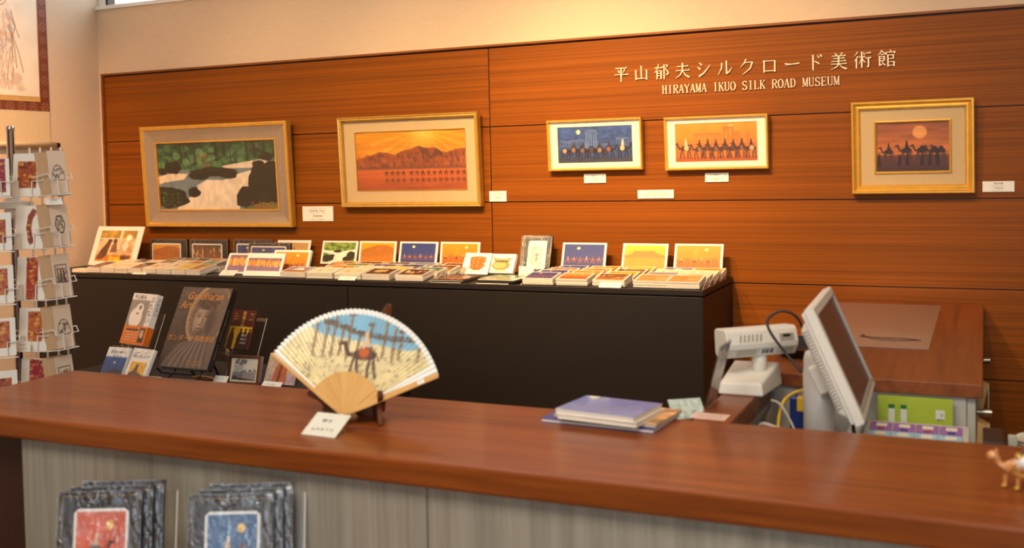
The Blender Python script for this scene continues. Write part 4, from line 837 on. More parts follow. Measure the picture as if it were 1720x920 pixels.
for k, z in enumerate(TZ):
    ra, rb, rc = 16, 92, 52
    ax, ay = -2.700-.1*math.cos(rad(ra)), 2.392-.1*math.sin(rad(ra))
    rackcards(f'white postcards with {TEXN[k]}, {TIER[k]} pocket beside the chrome pole', ax, ay, z+.002, ra, .096, .135, .008, textile(k), 'card', 'prints')
    lx, ly = ax-rk.location.x, ay-rk.location.y; wire_pocket(rk, lx, ly, z, ra, .096, .012)
    bx_, by_ = -2.705, 2.384
    rackcards(f'thick kraft card stack with ink {INKN[k]}, {TIER[k]} rack pocket facing right', bx_, by_, z+.002, rb, .072, .138, .050, inkdraw(k), 'brownkraft', 'prints', 8)
    wire_pocket(rk, bx_-rk.location.x, by_-rk.location.y, z, rb, .072, .054)
    cx_, cy_ = -2.716-.096*math.cos(rad(rc)), 2.283-.096*math.sin(rad(rc))
    rackcards(f'postcards with {TEXN[(k+2)%5]}, {TIER[k]} pocket left of the chrome pole', cx_, cy_, z+.006, rc, .096, .115, .008, textile([4, 0, 3, 3, 0][k]), 'card', 'prints')
    wire_pocket(rk, cx_-rk.location.x, cy_-rk.location.y, z, rc, .096, .012)
for xx, yy in ((.062, .018), (.095, .030), (.128, .044), (.150, .062)): MB().tube([(xx, yy, .70), (xx, yy, 1.60)], .0030, 6).obj('upright_wire', 'wire', rk)
for z in TZ: MB().tube([(.0, .0, z+.006), (.05, .020, z+.006), (.150, .062, z+.006)], .002, 6).tube([(0, 0, z+.006), (.08, -.10, z+.006)], .002, 6).obj('arm_wire', 'wire', rk)
price_card('small price card clipped over the second pocket of the rack', -2.668, 2.372, 1.418, .05, .026, 40, 60, 8, easel=False)
price_card('small price card clipped to the fourth pocket of the rack', -2.782, 2.335, .958, .052, .034, 4, 16, 9)

# ------------------------------------------------------------------ low table of books behind the counter
ZT = .81
tb = thing('book_table', 'low dark cloth covered table holding books behind the counter', 'table', (-2.98, 2.556, 0))
MB().box(0, 1.23, 0, .51, ZT-.02, ZT).obj('table_top', 'tabletop', tb, bevel=.003)
MB().box(.02, 1.21, .02, .49, .12, ZT-.02).obj('skirt', 'tabletop', tb)
for a, b in ((.03, .03), (1.16, .03), (.03, .44), (1.16, .44)): MB().box(a, a+.04, b, b+.04, 0, .14).obj('leg', 'blackp', tb)
def book(label, x, y, z, w, h, tk, lean, rot, cover, cv, spine=None, group='books on the low table', m='printg', res=None, cat='book', name='book'):
    """front cover at y=0 plane, body behind it; spine on the right"""
    t = thing(name, label, cat, (x, y, z), rot, lean, group)
    MB().box(0, w, .002, tk-.002, .002, h-.002).obj('page_block', 'paperedge', t)
    MB().box(0, w, 0, .002, 0, h).box(0, w, tk-.002, tk, 0, h).obj('cover', cover, t, bevel=.0008, seg=1)
    MB().box(w-.002, w+.001, 0, tk, 0, h).obj('spine', spine or cover, t, bevel=.0008, seg=1)
    if cv is not None: picture('cover_print', cv, w, h, t, m, 0, 0, -.0007)
    return t
def shelfstand(label, x, y, rot, w, d, h, lip=.03):
    """clear acrylic book stand: sloped back, lip, base"""
    t = thing('acrylic_stand', label, 'stand', (x, y, ZT), rot, 0, 'clear acrylic book stands')
    MB().hexa([(0, 0, .09), (w, 0, .09), (w, .003, .09), (0, .003, .09), (0, .08, h), (w, .08, h), (w, .083, h), (0, .083, h)]).obj('back_rest', 'acrylic', t)
    MB().box(0, w, -lip, 0, .087, .090).box(0, w, -lip-.002, -lip, .087, .098).obj('lip', 'acrylic', t)
    MB().box(0, w, -.02, .003, 0, .003).box(0, w, .0, .003, 0, .09).obj('upright', 'acrylic', t)
    for xx in (0, w): MB().tube([(xx, -.02, .002), (xx, .0, .004), (xx, .082, h)], .0010, 4).obj('edge', 'acryedge', t)
    return t
# large art book
c = Canvas(100, 132, (92, 76, 66)); c.grad((78, 62, 54), (96, 80, 72)); c.ell(.68, .66, .40, .40, (140, 116, 92)); c.noise(60, 80, .22, 2); c.ell(.70, .66, .33, .36, (110, 90, 78), .75)
for k in range(70): a_ = rad(95+150*k/70); c.ell(.66+.36*math.cos(a_), .66+.37*math.sin(a_), .022, .016, (206, 168, 118) if k % 2 else (150, 118, 84), .9)
c.poly([(.50, .46), (.52, .34), (.30, .30), (.12, .10), (.06, 0), (1, 0), (1, .34), (.86, .40), (.82, .5)], (116, 98, 88))
for k in range(13): c.line([(.16+.062*k, 0), (.24+.052*k, .14), (.40+.036*k, .27+.006*k), (.60+.022*k, .36)], .012, (158, 138, 124) if k % 2 else (78, 64, 58), .75)
def face(cx, cy, rx, ry, col, al, n=9):     # soft edged patch
    for q in range(n): c.ell(cx, cy, rx*(1-.6*q/n), ry*(1-.6*q/n), col, al/n*1.6)
c.ell(.62, .60, .21, .215, (128, 104, 90)); face(.54, .60, .13, .19, (184, 154, 128), 1.0); face(.76, .58, .09, .20, (82, 66, 60), .9); face(.60, .44, .12, .06, (90, 72, 64), .6)
c.ell(.62, .795, .215, .075, (86, 68, 58)); c.ell(.64, .87, .10, .06, (82, 64, 54)); c.stip(120, (.42, .84, .74, .92), .012, [(126, 102, 82), (66, 52, 44), (104, 82, 68)], 4, .8)
for x0, x1, y in ((.47, .555, .632), (.61, .71, .637)): face((x0+x1)/2, y+.014, .05, .016, (104, 82, 72), .8); c.line([(x0, y), ((x0+x1)/2, y-.010), (x1, y)], .008, (72, 54, 48)); c.line([(x0-.01, y+.034), ((x0+x1)/2, y+.044), (x1+.01, y+.032)], .008, (110, 88, 76), .8)
face(.60, .58, .022, .07, (112, 90, 78), .9); c.line([(.548, .535), (.575, .527), (.60, .535)], .010, (92, 72, 62)); face(.555, .59, .012, .06, (204, 174, 146), .8); c.line([(.515, .487), (.56, .482), (.61, .488)], .010, (96, 70, 60)); face(.56, .470, .045, .012, (160, 128, 108), .8); face(.86, .60, .03, .08, (104, 84, 74), .8)
t = book('large dark art book with sculpted stone head cover on black easel', -2.477, 2.623, .880, .212, .279, .026, 29, -1.5, 'blackp', c)
text('Gandharan', .038, 'inko', t, .108, .236, shear=.2, sx=.92); text('Art', .038, 'inko', t, .038, .203, shear=.2, sx=.92); text('ガンダーラ佛教美術', .0225, 'inko', t, .106, .092)
scribble(t, .15, .022, .07, .006, 'inko', -.0013, rows=2, seed=2)
o = scribble(t, .14, 0, .20, .010, 'inky', -.0006, name='spine_print', seed=3); o.rotation_euler = (0, rad(90), rad(90)); o.location = (.2136, .012, .26)
e = thing('book_easel', 'black wire easel under the large dark art book', 'stand', (-2.44, 2.60, ZT)); MB().tube([(0, -.01, .003), (.02, .05, .06), (.03, .12, .20)], .004, 8).tube([(.13, -.01, .003), (.13, .05, .06), (.12, .12, .20)], .004, 8).obj('leg', 'blackp', e, smooth=True); MB().tube([(.0, .0, .055), (.14, .0, .055)], .004, 8).tube([(.0, -.0, .055), (.0, -.02, .075)], .004, 8).tube([(.14, -.0, .055), (.14, -.02, .075)], .004, 8).obj('ledge', 'blackp', e); MB().tube([(.07, .10, .18), (.07, .20, .003)], .004, 8).obj('back_leg', 'blackp', e)
# white hardback with orange band
c = Canvas(44, 62, (238, 232, 222)); c.rect(0, .78, .36, .86, (150, 142, 138)); c.ell(.36, .52, .26, .20, (240, 234, 222)); c.ell(.44, .68, .16, .12, (240, 234, 222)); c.ell(.46, .72, .06, .045, (126, 116, 112)); c.ell(.40, .60, .05, .02, (130, 120, 116)); c.rect(0, 1, 0, .36, (226, 118, 30)); c.rect(.70, .93, .06, .33, (60, 40, 34)); c.ell(.81, .21, .08, .07, (214, 170, 140)); c.ell(.81, .27, .07, .03, (180, 170, 160)); c.poly([(.71, .06), (.76, .13), (.87, .13), (.92, .06)], (30, 30, 36)); c.rect(.14, .62, .27, .31, (50, 32, 24))
t = book('white hardback with orange paper band and grey photo, on acrylic stand', -2.815, 2.800, .910, .134, .185, .026, 22, -11, 'card', c)
text('平山郁夫', .017, 'ink', t, .012, .165, align='LEFT'); text('ぶれない', .026, 'inkb', t, .118, .155, vertical=True); scribble(t, .055, .045, .085, .006, 'inkw', -.0013, rows=4, gap=1.7, seed=5); scribble(t, .046, .053, .06, .005, 'inky', -.0013, rows=1, seed=6)
MB().box(.1335, .1358, -.001, .026, .0, .066).obj('band_spine', 'orange', t)
o = text('ぶれない', .018, 'inkb', t, 0, 0, 0, vertical=True); o.rotation_euler = (0, 0, rad(90)); o.location = (.1365, .014, .16)
shelfstand('clear acrylic stand under the white hardback with orange band', -2.815, 2.805, -11, .15, .1, .20)
# two small books in front
c = Canvas(40, 56, (244, 240, 230)); c.grad((70, 76, 96), (48, 96, 156), 0, .74); c.poly([(.1, 0), (.3, .34), (.6, .46), (.9, .40), (1, 0)], (70, 70, 76)); c.ell(.5, .6, .04, .03, (246, 226, 150)); c.noise(20, 30, .1, 3)
t = book('small book with white top and moonlit blue sea cover', -2.700, 2.575, ZT+.002, .094, .134, .012, 30, 0, 'card', c); text('群青の海へ', .0125, 'ink', t, .047, .112); scribble(t, .05, .103, .05, .006, 'inkr', -.0013, seed=8)
c = Canvas(40, 56, (246, 242, 232)); c.rect(.14, .86, .0, .66, (238, 184, 84)); c.poly([(.14, 0), (.16, .36), (.36, .46), (.42, .62), (.5, .60), (.54, .42), (.86, .34), (.86, 0)], (96, 84, 76)); c.poly([(.14, 0), (.14, .22), (.86, .26), (.86, 0)], (130, 120, 110)); c.noise(20, 30, .12, 4)
t = book('small white book with grey rock on yellow cover', -2.590, 2.570, ZT+.002, .104, .136, .012, 28, -9, 'card', c); text('西から東にかけて', .0108, 'ink', t, .052, .105); scribble(t, .04, .120, .06, .007, 'inkr', -.0013, seed=9)
# yellow and maroon paperback
c = Canvas(40, 58, (88, 34, 28)); c.rect(0, 1, 0, .58, (226, 176, 40)); c.noise(14, 16, .10, 5)
for x, k in ((.18, .52), (.55, .52), (.74, .54), (.92, .52)): c.poly([(x-.14, 0), (x-.12, .3), (x-.05, .46), (x+.06, .46), (x+.11, .3), (x+.1, 0)], (60, 36, 26)); c.ell(x, .50, .05, .035, (52, 32, 24))
t = book('maroon and yellow paperback with dark robed silhouettes, on acrylic stand', -2.345, 2.800, .915, .103, .1345, .010, 22, -6, 'maroon', c)
text('敦煌の旅', .016, 'inkg', t, .056, .118, vertical=True); scribble(t, .02, .122, .02, .006, 'inkg', -.0013, rows=3, seed=11); scribble(t, .09, .122, .02, .006, 'inkg', -.0013, rows=3, seed=12); scribble(t, .075, .048, .03, .008, 'inkw', -.0013, rows=3, seed=13)
shelfstand('clear acrylic stand under the maroon and yellow paperback', -2.350, 2.806, -6, .12, .1, .20)
# small framed ink landscape
t = thing('photo_frame', 'small brown wooden frame with an ink landscape on the low table', 'picture frame', (-2.286, 2.732, ZT), 5, 15)
MB().rings(.122, .096, [(0, .016), (0, -.002), (.002, -.004), (.008, -.004), (.010, .002)]).obj('frame', 'stand', t); MB().box(.002, .120, .004, .016, .002, .094).obj('back_board', 'tan', t)
c = Canvas(50, 40, (226, 216, 190)); c.rect(.08, .92, .1, .94, (214, 206, 192)); c.rect(.08, .92, .1, .42, (150, 142, 140)); c.poly([(.08, .1), (.1, .28), (.3, .2), (.6, .16), (.9, .12), (.9, .08)], (70, 60, 60)); c.stip(30, (.4, .92, .42, .54), .03, [(70, 62, 66), (96, 90, 92)], 4)
for x in (.16, .22, .29, .36, .42): c.line([(x, .2), (x+.02, .92)], .022, (56, 46, 50))
c.stip(30, (.12, .56, .72, .94), .035, [(60, 52, 56), (86, 76, 80)], 6, .8); picture('print', c, .104, .078, t, 'prints', .009, .009, .0025); MB().box(.009, .113, -.0005, .0, .009, .087).obj('glass', 'glass', t)
MB().hexa([(.05, .016, 0), (.07, .016, 0), (.07, .05, 0), (.05, .05, 0), (.05, .016, .07), (.07, .016, .07), (.07, .02, .07), (.05, .02, .07)]).obj('strut', 'stand', t)
c = Canvas(44, 40, (226, 176, 168)); c.grad((216, 206, 190), (222, 170, 150), 0, 1); c.rect(0, 1, .0, .34, (190, 160, 196), .6); c.rect(.0, .14, 0, 1, (214, 198, 180)); c.poly([(.25, 0), (.3, .5), (.4, .7), (.55, .72), (.7, .5), (.72, 0)], (206, 110, 60)); c.poly([(.4, 0), (.45, .6), (.52, .62), (.5, 0)], (120, 60, 44)); c.ell(.47, .78, .05, .06, (196, 130, 100)); c.noise(20, 16, .1, 2)
t = book('pink compact disc case with robed dancer cover beside the fan', -2.165, 2.770, ZT+.003, .118, .103, .008, 26, 0, 'pink', c, name='disc_case', cat='disc case', m='printg'); scribble(t, .09, .06, .05, .006, 'ink', -.0013, rows=2, seed=14); MB().box(-.001, .119, -.0022, -.0017, -.001, .104).obj('clear_lid', 'acrylic', t)
b = MB().prism([(-2.45, 2.72), (-2.44, 2.77), (-2.40, 2.83), (-2.33, 2.81), (-2.26, 2.76), (-2.24, 2.70), (-2.32, 2.68)], ZT, ZT+.006, 'z').prism([(-2.42, 2.74), (-2.37, 2.78), (-2.32, 2.75), (-2.36, 2.72)], ZT+.006, ZT+.011, 'z'); tag(b.obj('folded_cloth', 'mauve', bevel=.002), 'folded purple cloth lying flat on the low table', 'cloth')
tag(MB().tube(bez([(-2.43, 2.735, ZT+.013), (-2.40, 2.75, ZT+.014), (-2.36, 2.742, ZT+.014), (-2.33, 2.73, ZT+.013)]), .004, 8).obj('cord_loop', 'yellow', smooth=True), 'yellow cord across the folded purple cloth', 'cord')
price_card('cream price card at the foot of the large art book', -2.505, 2.590, ZT, .058, .042, 30, 0, 15, 'cream')
price_card('white price card before the small wooden picture frame', -2.300, 2.680, ZT+.011, .055, .030, 40, 0, 16)
price_card('white price card before the pink compact disc case', -2.120, 2.690, ZT, .075, .036, 50, 0, 17)

# ------------------------------------------------------------------ front counter
cn = thing('reception_counter', 'long reception counter with glossy reddish wood top and grey front', 'counter', (-2.171, 1.556, 0))
MB().box(0, 3.4, 0, .444, .953, 1.0).obj('counter_top', 'counter', cn, bevel=.007, seg=3)
MB().box(.298, 3.36, .05, .42, 0, .953).obj('body', 'darkwood', cn)
for a, b in ((.298, 1.280), (1.283, 2.264), (2.267, 3.36)): MB().box(a, b, .022, .05, 0, .952).obj('front_panel', 'greyply', cn, bevel=.001)
MB().box(.05, .296, .06, .42, 0, .953).obj('end_block', 'darkwood', cn)
MB().box(1.646, 1.721, .444, .860, .953, 1.0).obj('return_top', 'counter', cn, bevel=.004)
MB().box(1.655, 1.712, .444, .855, 0, .953).obj('return_panel', 'lgrey', cn)
MB().box(1.714, 2.42, .422, .858, .74, .762).obj('staff_shelf', 'lgrey', cn)
MB().box(2.35, 2.41, .43, .85, 0, .74).obj('shelf_support', 'lgrey', cn)

# ------------------------------------------------------------------ folding fan and its stand
fx, fy, fz = -1.165, 1.740, 1.017
fan = thing('folding_fan', 'open folding fan painted with ruins and camel, on wooden stand', 'fan', (fx, fy, fz), 5, 20)
A0, A1, R0, R1 = 24, 148, .083, .215
c = Canvas(170, 96, (238, 226, 190)); 
c.grad((226, 206, 150), (238, 224, 180)); c.noise(20, 12, .05, 1); c.poly([(.16, 1), (.20, .80), (.30, .70), (.46, .66), (.6, .62), (.78, .56), (.92, .60), (1, .66), (1, 1)], (138, 186, 208)); c.noise(10, 6, .05, 2)
r = random.Random(4)
for k in range(420): x, y = r.random(), r.uniform(.1, .62); c.line([(x, y), (x+r.uniform(-.02, .03), y+r.uniform(-.03, .05))], .009, r.choice([(120, 106, 80), (150, 130, 90), (100, 100, 96), (196, 170, 100), (214, 196, 130)]), .55)
for x, y0, y1 in ((.25, .48, .86), (.31, .5, .80), (.355, .48, .92), (.40, .5, .78), (.445, .46, .90), (.50, .5, .72), (.56, .5, .80), (.645, .48, .86), (.70, .46, .92), (.735, .48, .74), (.84, .46, .72)): c.line([(x, y0), (x+.012, y1)], .026, (160, 128, 92), .9); c.line([(x+.006, y0), (x+.018, y1)], .006, (90, 72, 56), .8); c.rect(x-.008, x+.032, y1, y1+.03, (120, 92, 66))
c.line([(.30, .84), (.5, .72), (.66, .67), (.82, .66)], .03, (120, 96, 74)); c.line([(.30, .87), (.5, .75), (.66, .70), (.82, .69)], .010, (80, 64, 50))
c.camel(.55, .28, .40, (96, 68, 54), -1, (222, 196, 160), (120, 80, 60)); c.ell(.545, .53, .03, .05, (206, 104, 56)); c.stip(120, (.2, .95, .12, .5), .012, [(110, 92, 66), (190, 160, 96), (226, 206, 140), (130, 120, 100)], 9, .7)
img = c.out()
NF = 46; NC = NF*6+1; NR = 34; ang = np.radians(np.linspace(A1, A0, NC)); rr_ = np.linspace(R0-.006, R1, NR)
AA, RR = np.meshgrid(ang, rr_); zig = np.abs((np.arange(NC)/3.0) % 2-1)[None, :]*.0045*(RR/R1); rad_out = RR+(np.abs((np.arange(NC)/3.0) % 2-1)[None, :]-.5)*.0018*(RR/R1)
co = np.stack([rad_out*np.cos(AA), -zig-.001, rad_out*np.sin(AA)], -1).reshape(-1, 3)
uu = np.clip((co[:, 0]+.19)/.40, 0, .999); vv = np.clip((co[:, 2]-.02)/.20, 0, .999)
rgb = img[(vv*96).astype(int), (uu*170).astype(int)]; RF = RR.reshape(-1); AF = np.degrees(AA.reshape(-1))
edge = (RF > R1-.009) | (AF > A1-4) | (AF < A0+7); rgb = np.where(edge[:, None], np.array([240, 238, 228.]), rgb)
link('leaf', coloured('leaf', co, NR, NC, rgb), 'prints', fan)
sm = MB().prism([(-.003, -.016), (.003, -.016), (.0065, .05), (.0068, .086), (-.0068, .086), (-.0065, .05)], -.0012, 0, 'y').mesh('stick')
for k in range(26):
    o = link('stick', sm, 'bamboo', fan); o.rotation_euler = (0, rad(90-(A1-4)+(A1-A0-7)*k/25), 0); o.location = (0, -.0052+.00006*k, 0)
for a, w in ((A0, .0085), (A1-.5, .005)):
    o = MB().prism([(-w*.5, -.018), (w*.5, -.018), (w*.75, .06), (w*.6, R1), (-w*.6, R1), (-w*.75, .06)], -.008, -.0055, 'y').obj('guard', 'bamboo', fan, bevel=.0006, seg=1); o.rotation_euler = (0, rad(90-a), 0)
MB().tube([(0, -.0098, 0), (0, .003, 0)], .0030, 12).obj('pin', 'cwhite', fan)
o = MB().box(-.007, .007, -.0092, -.0082, -.004, .004).obj('tag', 'card', fan); o.location = (.178*math.cos(rad(A0)), 0, .178*math.sin(rad(A0))); o.rotation_euler = (0, rad(-A0), 0); scribble(o, 0, 0, .007, .003, 'ink', -.0097, seed=3)
st = thing('fan_stand', 'carved dark wooden stand holding up the painted fan', 'stand', (-1.140, 1.815, 1.0))
prof = [(-.012, 0), (.018, 0), (.026, .008), (.050, .009), (.062, 0), (.088, 0), (.086, .012), (.076, .026), (.078, .040), (.092, .056), (.090, .070), (.080, .066), (.070, .052), (.052, .040), (.030, .034), (.012, .044), (.002, .062), (-.006, .090), (-.014, .088), (-.014, .05)]
prof = [p[:2] for p in bez([(a, b, 0) for a, b in prof], 4)]
lprof = [p[:2] for p in bez([(a, b, 0) for a, b in ((-.010, 0), (.030, 0), (.040, .008), (.062, .009), (.072, 0), (.104, 0), (.108, .010), (.106, .022), (.116, .034), (.134, .042), (.138, .050), (.128, .058), (.104, .066), (.07, .062), (.03, .058), (0, .075), (-.012, .07), (-.012, .03))], 4)]
for rz, pr_ in ((-50, prof), (-160, lprof)):
    o = MB().prism(pr_, -.005, .005, 'y').obj('leg', 'stand', st, bevel=.001, seg=1); o.rotation_euler = (0, 0, rad(rz))
o = MB().prism([p[:2] for p in bez([(-.012, 0, 0), (-.014, .05, 0), (-.010, .11, 0), (-.013, .17, 0), (-.016, .215, 0), (-.006, .240, 0), (.004, .250, 0), (.010, .238, 0), (.012, .20, 0), (.009, .12, 0), (.013, .05, 0), (.012, 0, 0)], 4)], -.004, .004, 'y').obj('back_board', 'stand', st, bevel=.001, seg=1); o.location = (.006, .008, .008); o.scale = (1, 1, .90); o.rotation_euler = (rad(-19), rad(-3), rad(5))
MB().tube([(-.002, .004, .04), (-.002, .004, .10)], .005, 10).obj('hinge', 'stand', st)
# price tag in front of the fan
t = price_card('white price card in clear holder before the painted fan', -1.196, 1.640, 1.0, .080, .062, 60, -3, 21, group='small price cards')
MB().box(-.002, .082, -.004, -.0034, -.002, .064).obj('holder_front', 'acrylic', t); MB().hexa([(0, 0, .06), (.08, 0, .06), (.08, .002, .06), (0, .002, .06), (0, .032, .010), (.08, .032, .010), (.08, .034, .010), (0, .034, .010)]).obj('holder_leg', 'acrylic', t)

# ------------------------------------------------------------------ guide books on the counter
def flatbook(name, label, x, y, z, w, d, tk, rot, cover, cv, group, m='printg', cat='book'):
    t = thing(name, label, cat, (x, y, z), rot, 0, group)
    MB().box(.001, w-.001, .001, d-.001, .0012, tk-.0012).obj('page_block', 'paperedge', t); MB().box(0, w, 0, d, 0, .0012).box(0, w, 0, d, tk-.0012, tk).obj('cover', cover, t)
    if cv is not None:
        o = picture('cover_print', cv, w, d, t, m, 0, 0, 0); o.rotation_euler = (rad(-90), 0, 0); o.location = (0, 0, tk+.0006)
    return t
G = 'books stacked on the counter'
flatbook('book', 'navy folder at the bottom of the pile on the counter', -.800, 1.885, 1.0, .235, .148, .007, -4, 'navy', None, G)
c = Canvas(50, 36, (206, 150, 90)); c.noise(9, 7, .4, 3); c.stip(14, (0, 1, 0, 1), .06, [(240, 214, 160), (150, 84, 40), (246, 240, 236)], 2, .7)
flatbook('book', 'wrapped orange print between navy folder and blue guide book', -.782, 1.906, 1.0072, .218, .136, .005, -6, 'tan', c, G, 'printw')
flatbook('book', 'cream book under the blue guide book on the counter', -.760, 1.872, 1.0123, .168, .130, .009, -7, 'cream', None, G)
c = Canvas(60, 46, (80, 114, 182)); c.noise(6, 5, .06, 2); c.stip(60, (.08, .7, .12, .5), .03, [(112, 120, 150), (128, 130, 150), (90, 104, 150)], 3, .4); c.ell(.16, .84, .035, .04, (232, 220, 190)); 
t = flatbook('book', 'blue covered guide book on top of the counter pile', -.764, 1.873, 1.0214, .168, .130, .010, -8, 'card', c, G)
o = MB().box(0, .022, 0, .014, 0, .0006).obj('sticker', 'cream', t); o.location = (.012, .112, .0108)
o = scribble(t, .02, 0, .03, .004, 'inkw', 0, rows=2, seed=6); o.rotation_euler = (rad(-90), 0, 0); o.location = (.115, .08, .0112)
o = scribble(t, .02, 0, .03, .004, 'inkw', 0, rows=2, seed=7); o.rotation_euler = (rad(-90), 0, 0); o.location = (.010, .06, .0112)

# ------------------------------------------------------------------ camel figurine at the right end
cm = thing('camel_figurine', 'small glazed camel figurine with gilded saddle at counter right end', 'figurine', (0.0, 1.728, 1.0), 6)
V = [(.050, 0, .036), (.034, 0, .036), (.026, 0, .033), (.0195, 0, .0355), (.0155, 0, .0435), (.012, 0, .0520), (.000, 0, .0480), (.072, 0, .036), (.050, 0, .047), (.080, 0, .022)]
R_ = [.0115, .0105, .0070, .0056, .0054, .0095, .0068, .0105, .008, .0014]; E_ = [(0, 1), (1, 2), (2, 3), (3, 4), (4, 5), (5, 6), (0, 7), (0, 8), (7, 9)]
for (x, y, base) in ((.029, .006, 1), (.045, -.006, 1), (.068, .006, 7), (.078, -.006, 7)):
    i = len(V); V += [(x, y, .022), (x-.002, y, .012), (x-.001, y, .003), (x-.004, y, .002)]; R_ += [.0042, .0028, .0028, .003]; E_ += [(base, i), (i, i+1), (i+1, i+2), (i+2, i+3)]
me = bpy.data.meshes.new('body'); me.from_pydata(V, E_, []); o = link('body', me, 'cfur', cm)
o.modifiers.new('skin', 'SKIN'); sv = me.skin_vertices[0].data
for i, q in enumerate(R_): sv[i].radius = (q, q); sv[i].use_root = (i == 0)
s_ = o.modifiers.new('sub', 'SUBSURF'); s_.levels = 2; s_.render_levels = 2
MB().ell((.052, 0, .042), (.014, .0135, .012)).obj('saddle_cloth', 'cwhite', cm, smooth=True); MB().ell((.046, 0, .049), (.007, .010, .007)).obj('saddle', 'cgold', cm, smooth=True); MB().ell((.058, 0, .055), (.008, .008, .008)).obj('pack_roll', 'cgreen', cm, smooth=True)
for x, y in ((.027, .006), (.043, -.006), (.066, .006), (.076, -.006)): MB().ell((x-.001, y, .003), (.0048, .0042, .003)).obj('hoof', 'cgold', cm, smooth=True)
for y in (-.004, .004): MB().ell((.0150, y, .0575), (.0016, .0014, .0024)).obj('ear', 'cfur', cm, smooth=True)
MB().tube(bez([(.038, -.011, .040), (.036, -.012, .030), (.046, -.013, .024), (.060, -.013, .026)]), .0016, 6).obj('tassel', 'cgold', cm)

# ------------------------------------------------------------------ card packs in front of the counter
lt = thing('display_stand', 'low wooden display stand in front of the counter below the packs', 'stand', (-1.78, 1.12, 0))
MB().box(0, .95, 0, .40, .695, .715).obj('stand_top', 'counter', lt, bevel=.003)
for a, b in ((.02, .02), (.89, .02), (.02, .34), (.89, .34)): MB().box(a, a+.04, b, b+.04, 0, .695).obj('leg', 'darkwood', lt)
def frontpack(TL, label, kind, hue):
    w, h, rot, lean = .150, .222, 24.4, 12
    up = np.array([-math.sin(rad(rot))*math.sin(rad(lean)), math.cos(rad(rot))*math.sin(rad(lean)), math.cos(rad(lean))]); b = np.array(TL)-up*h; b += up*(.7155-b[2])/up[2]; hh = np.linalg.norm(np.array(TL)-b)
    for k in range(3):
        nrm = np.array([-math.sin(rad(rot)), math.cos(rad(rot)), 0]); xx = np.array([math.cos(rad(rot)), math.sin(rad(rot)), 0]); q = b+nrm*(.020*k)+xx*(.013*k)+np.array([0, 0, .0])
        pos = ['foremost', 'second', 'rearmost'][k]; t = thing('card_pack', label % pos, 'card pack', q, rot, lean, 'wrapped packs standing before the counter')
        H2 = hh+.003*k; MB().box(0, w, -.013, 0, 0, H2).obj('folder', 'blackp', t, bevel=.001); x0, x1, z0, z1 = .030, .128, .03, H2-.030; kk = .007
        MB().prism([(x0, z0+kk), (x0+kk, z0), (x1-kk, z0), (x1, z0+kk), (x1, z1-kk), (x1-kk, z1), (x0+kk, z1), (x0, z1-kk)], -.0142, -.013, 'y').obj('card', 'card', t)
        c = Canvas(60, 88, hue); c.noise(8, 10, .08, 3); c.ell(.68, .84, .085, .055, (236, 190, 100)); c.camel(.42, .34, .36, (66, 60, 66) if kind else (150, 96, 76), 1, (226, 196, 160)); c.grad((110, 70, 50), hue, 0, .3) if not kind else c.rect(0, 1, 0, .2, (150, 70, 50)); picture('print', c, x1-x0-.010, z1-z0-.010, t, 'printw', x0+.005, z0+.005, -.0148)
        MB().rings(w, H2, [(.0075, -.0134), (.0075, -.0138), (.0081, -.0138), (.0081, -.0134)]).obj('border_line', 'goldd', t)
        MB().box(-.0015, w+.0015, -.0168, -.0160, -.0005, H2+.0015).obj('wrapper', 'wrap', t)
frontpack((-1.530, 1.372, .932), 'shiny wrapped black pack with orange camel card, %s of the left three', 1, (214, 96, 62))
frontpack((-1.298, 1.448, .930), 'shiny wrapped black pack with blue camel card, %s of the right three', 0, (70, 110, 150))
for lb, x, y in (('clear acrylic easel behind the orange camel packs', -1.511, 1.330), ('clear acrylic easel behind the blue camel packs', -1.279, 1.406)):
    t = thing('acrylic_easel', lb, 'stand', (x, y, .715), 24.4, 12, 'clear acrylic easels before the counter'); MB().box(.01, .195, .046, .049, 0, .215).obj('back_plate', 'acrylic', t); MB().tube([(.195, .0475, 0), (.195, .0475, .215)], .0012, 6).obj('edge', 'acryedge', t)

# ------------------------------------------------------------------ till corner: desk, monitor, customer display, cables
ZD = 1.019
dk = thing('desk_cabinet', 'teak topped desk cabinet with drawers against the wall', 'desk', (-.478, 2.418, 0))
MB().box(0, .473, 0, 1.340, ZD-.030, ZD).obj('desk_top', 'desk', dk, bevel=.002)
MB().box(.02, .440, .022, 1.33, .06, ZD-.030).obj('body', 'lgrey', dk); MB().box(.03, .42, .04, 1.31, 0, .06).obj('plinth', 'blackp', dk)
MB().box(.018, .440, .010, .022, .06, ZD-.031).obj('end_panel', 'lgrey', dk, bevel=.001)
for a, b in ((.016, .66), (.664, 1.328)):
    for z0, z1 in ((.72, ZD-.034), (.40, .716), (.07, .396)):
        d = MB().box(.441, .458, a, b, z0, z1).obj('drawer', 'lgrey', dk, bevel=.001); z = z1-.035
        y = a+.03 if a < .1 else a+.02
        MB().tube([(.458, y, z), (.474, y, z)], .0055, 12).tube([(.474, y, z), (.490, y, z)], .0075, 12).obj('knob', 'steel', d, smooth=False)
for y, z in ((.36, .955), (.02, .935)):
    MB().prism([(.459, z-.075), (.470, z-.075), (.484, z-.012), (.480, z-.010), (.462, z)], y, y+.05, 'y').obj('label_pocket', 'tan', dk); MB().box(.484, .4855, y, y+.05, z-.072, z-.012).obj('label_slip', 'cream', dk)
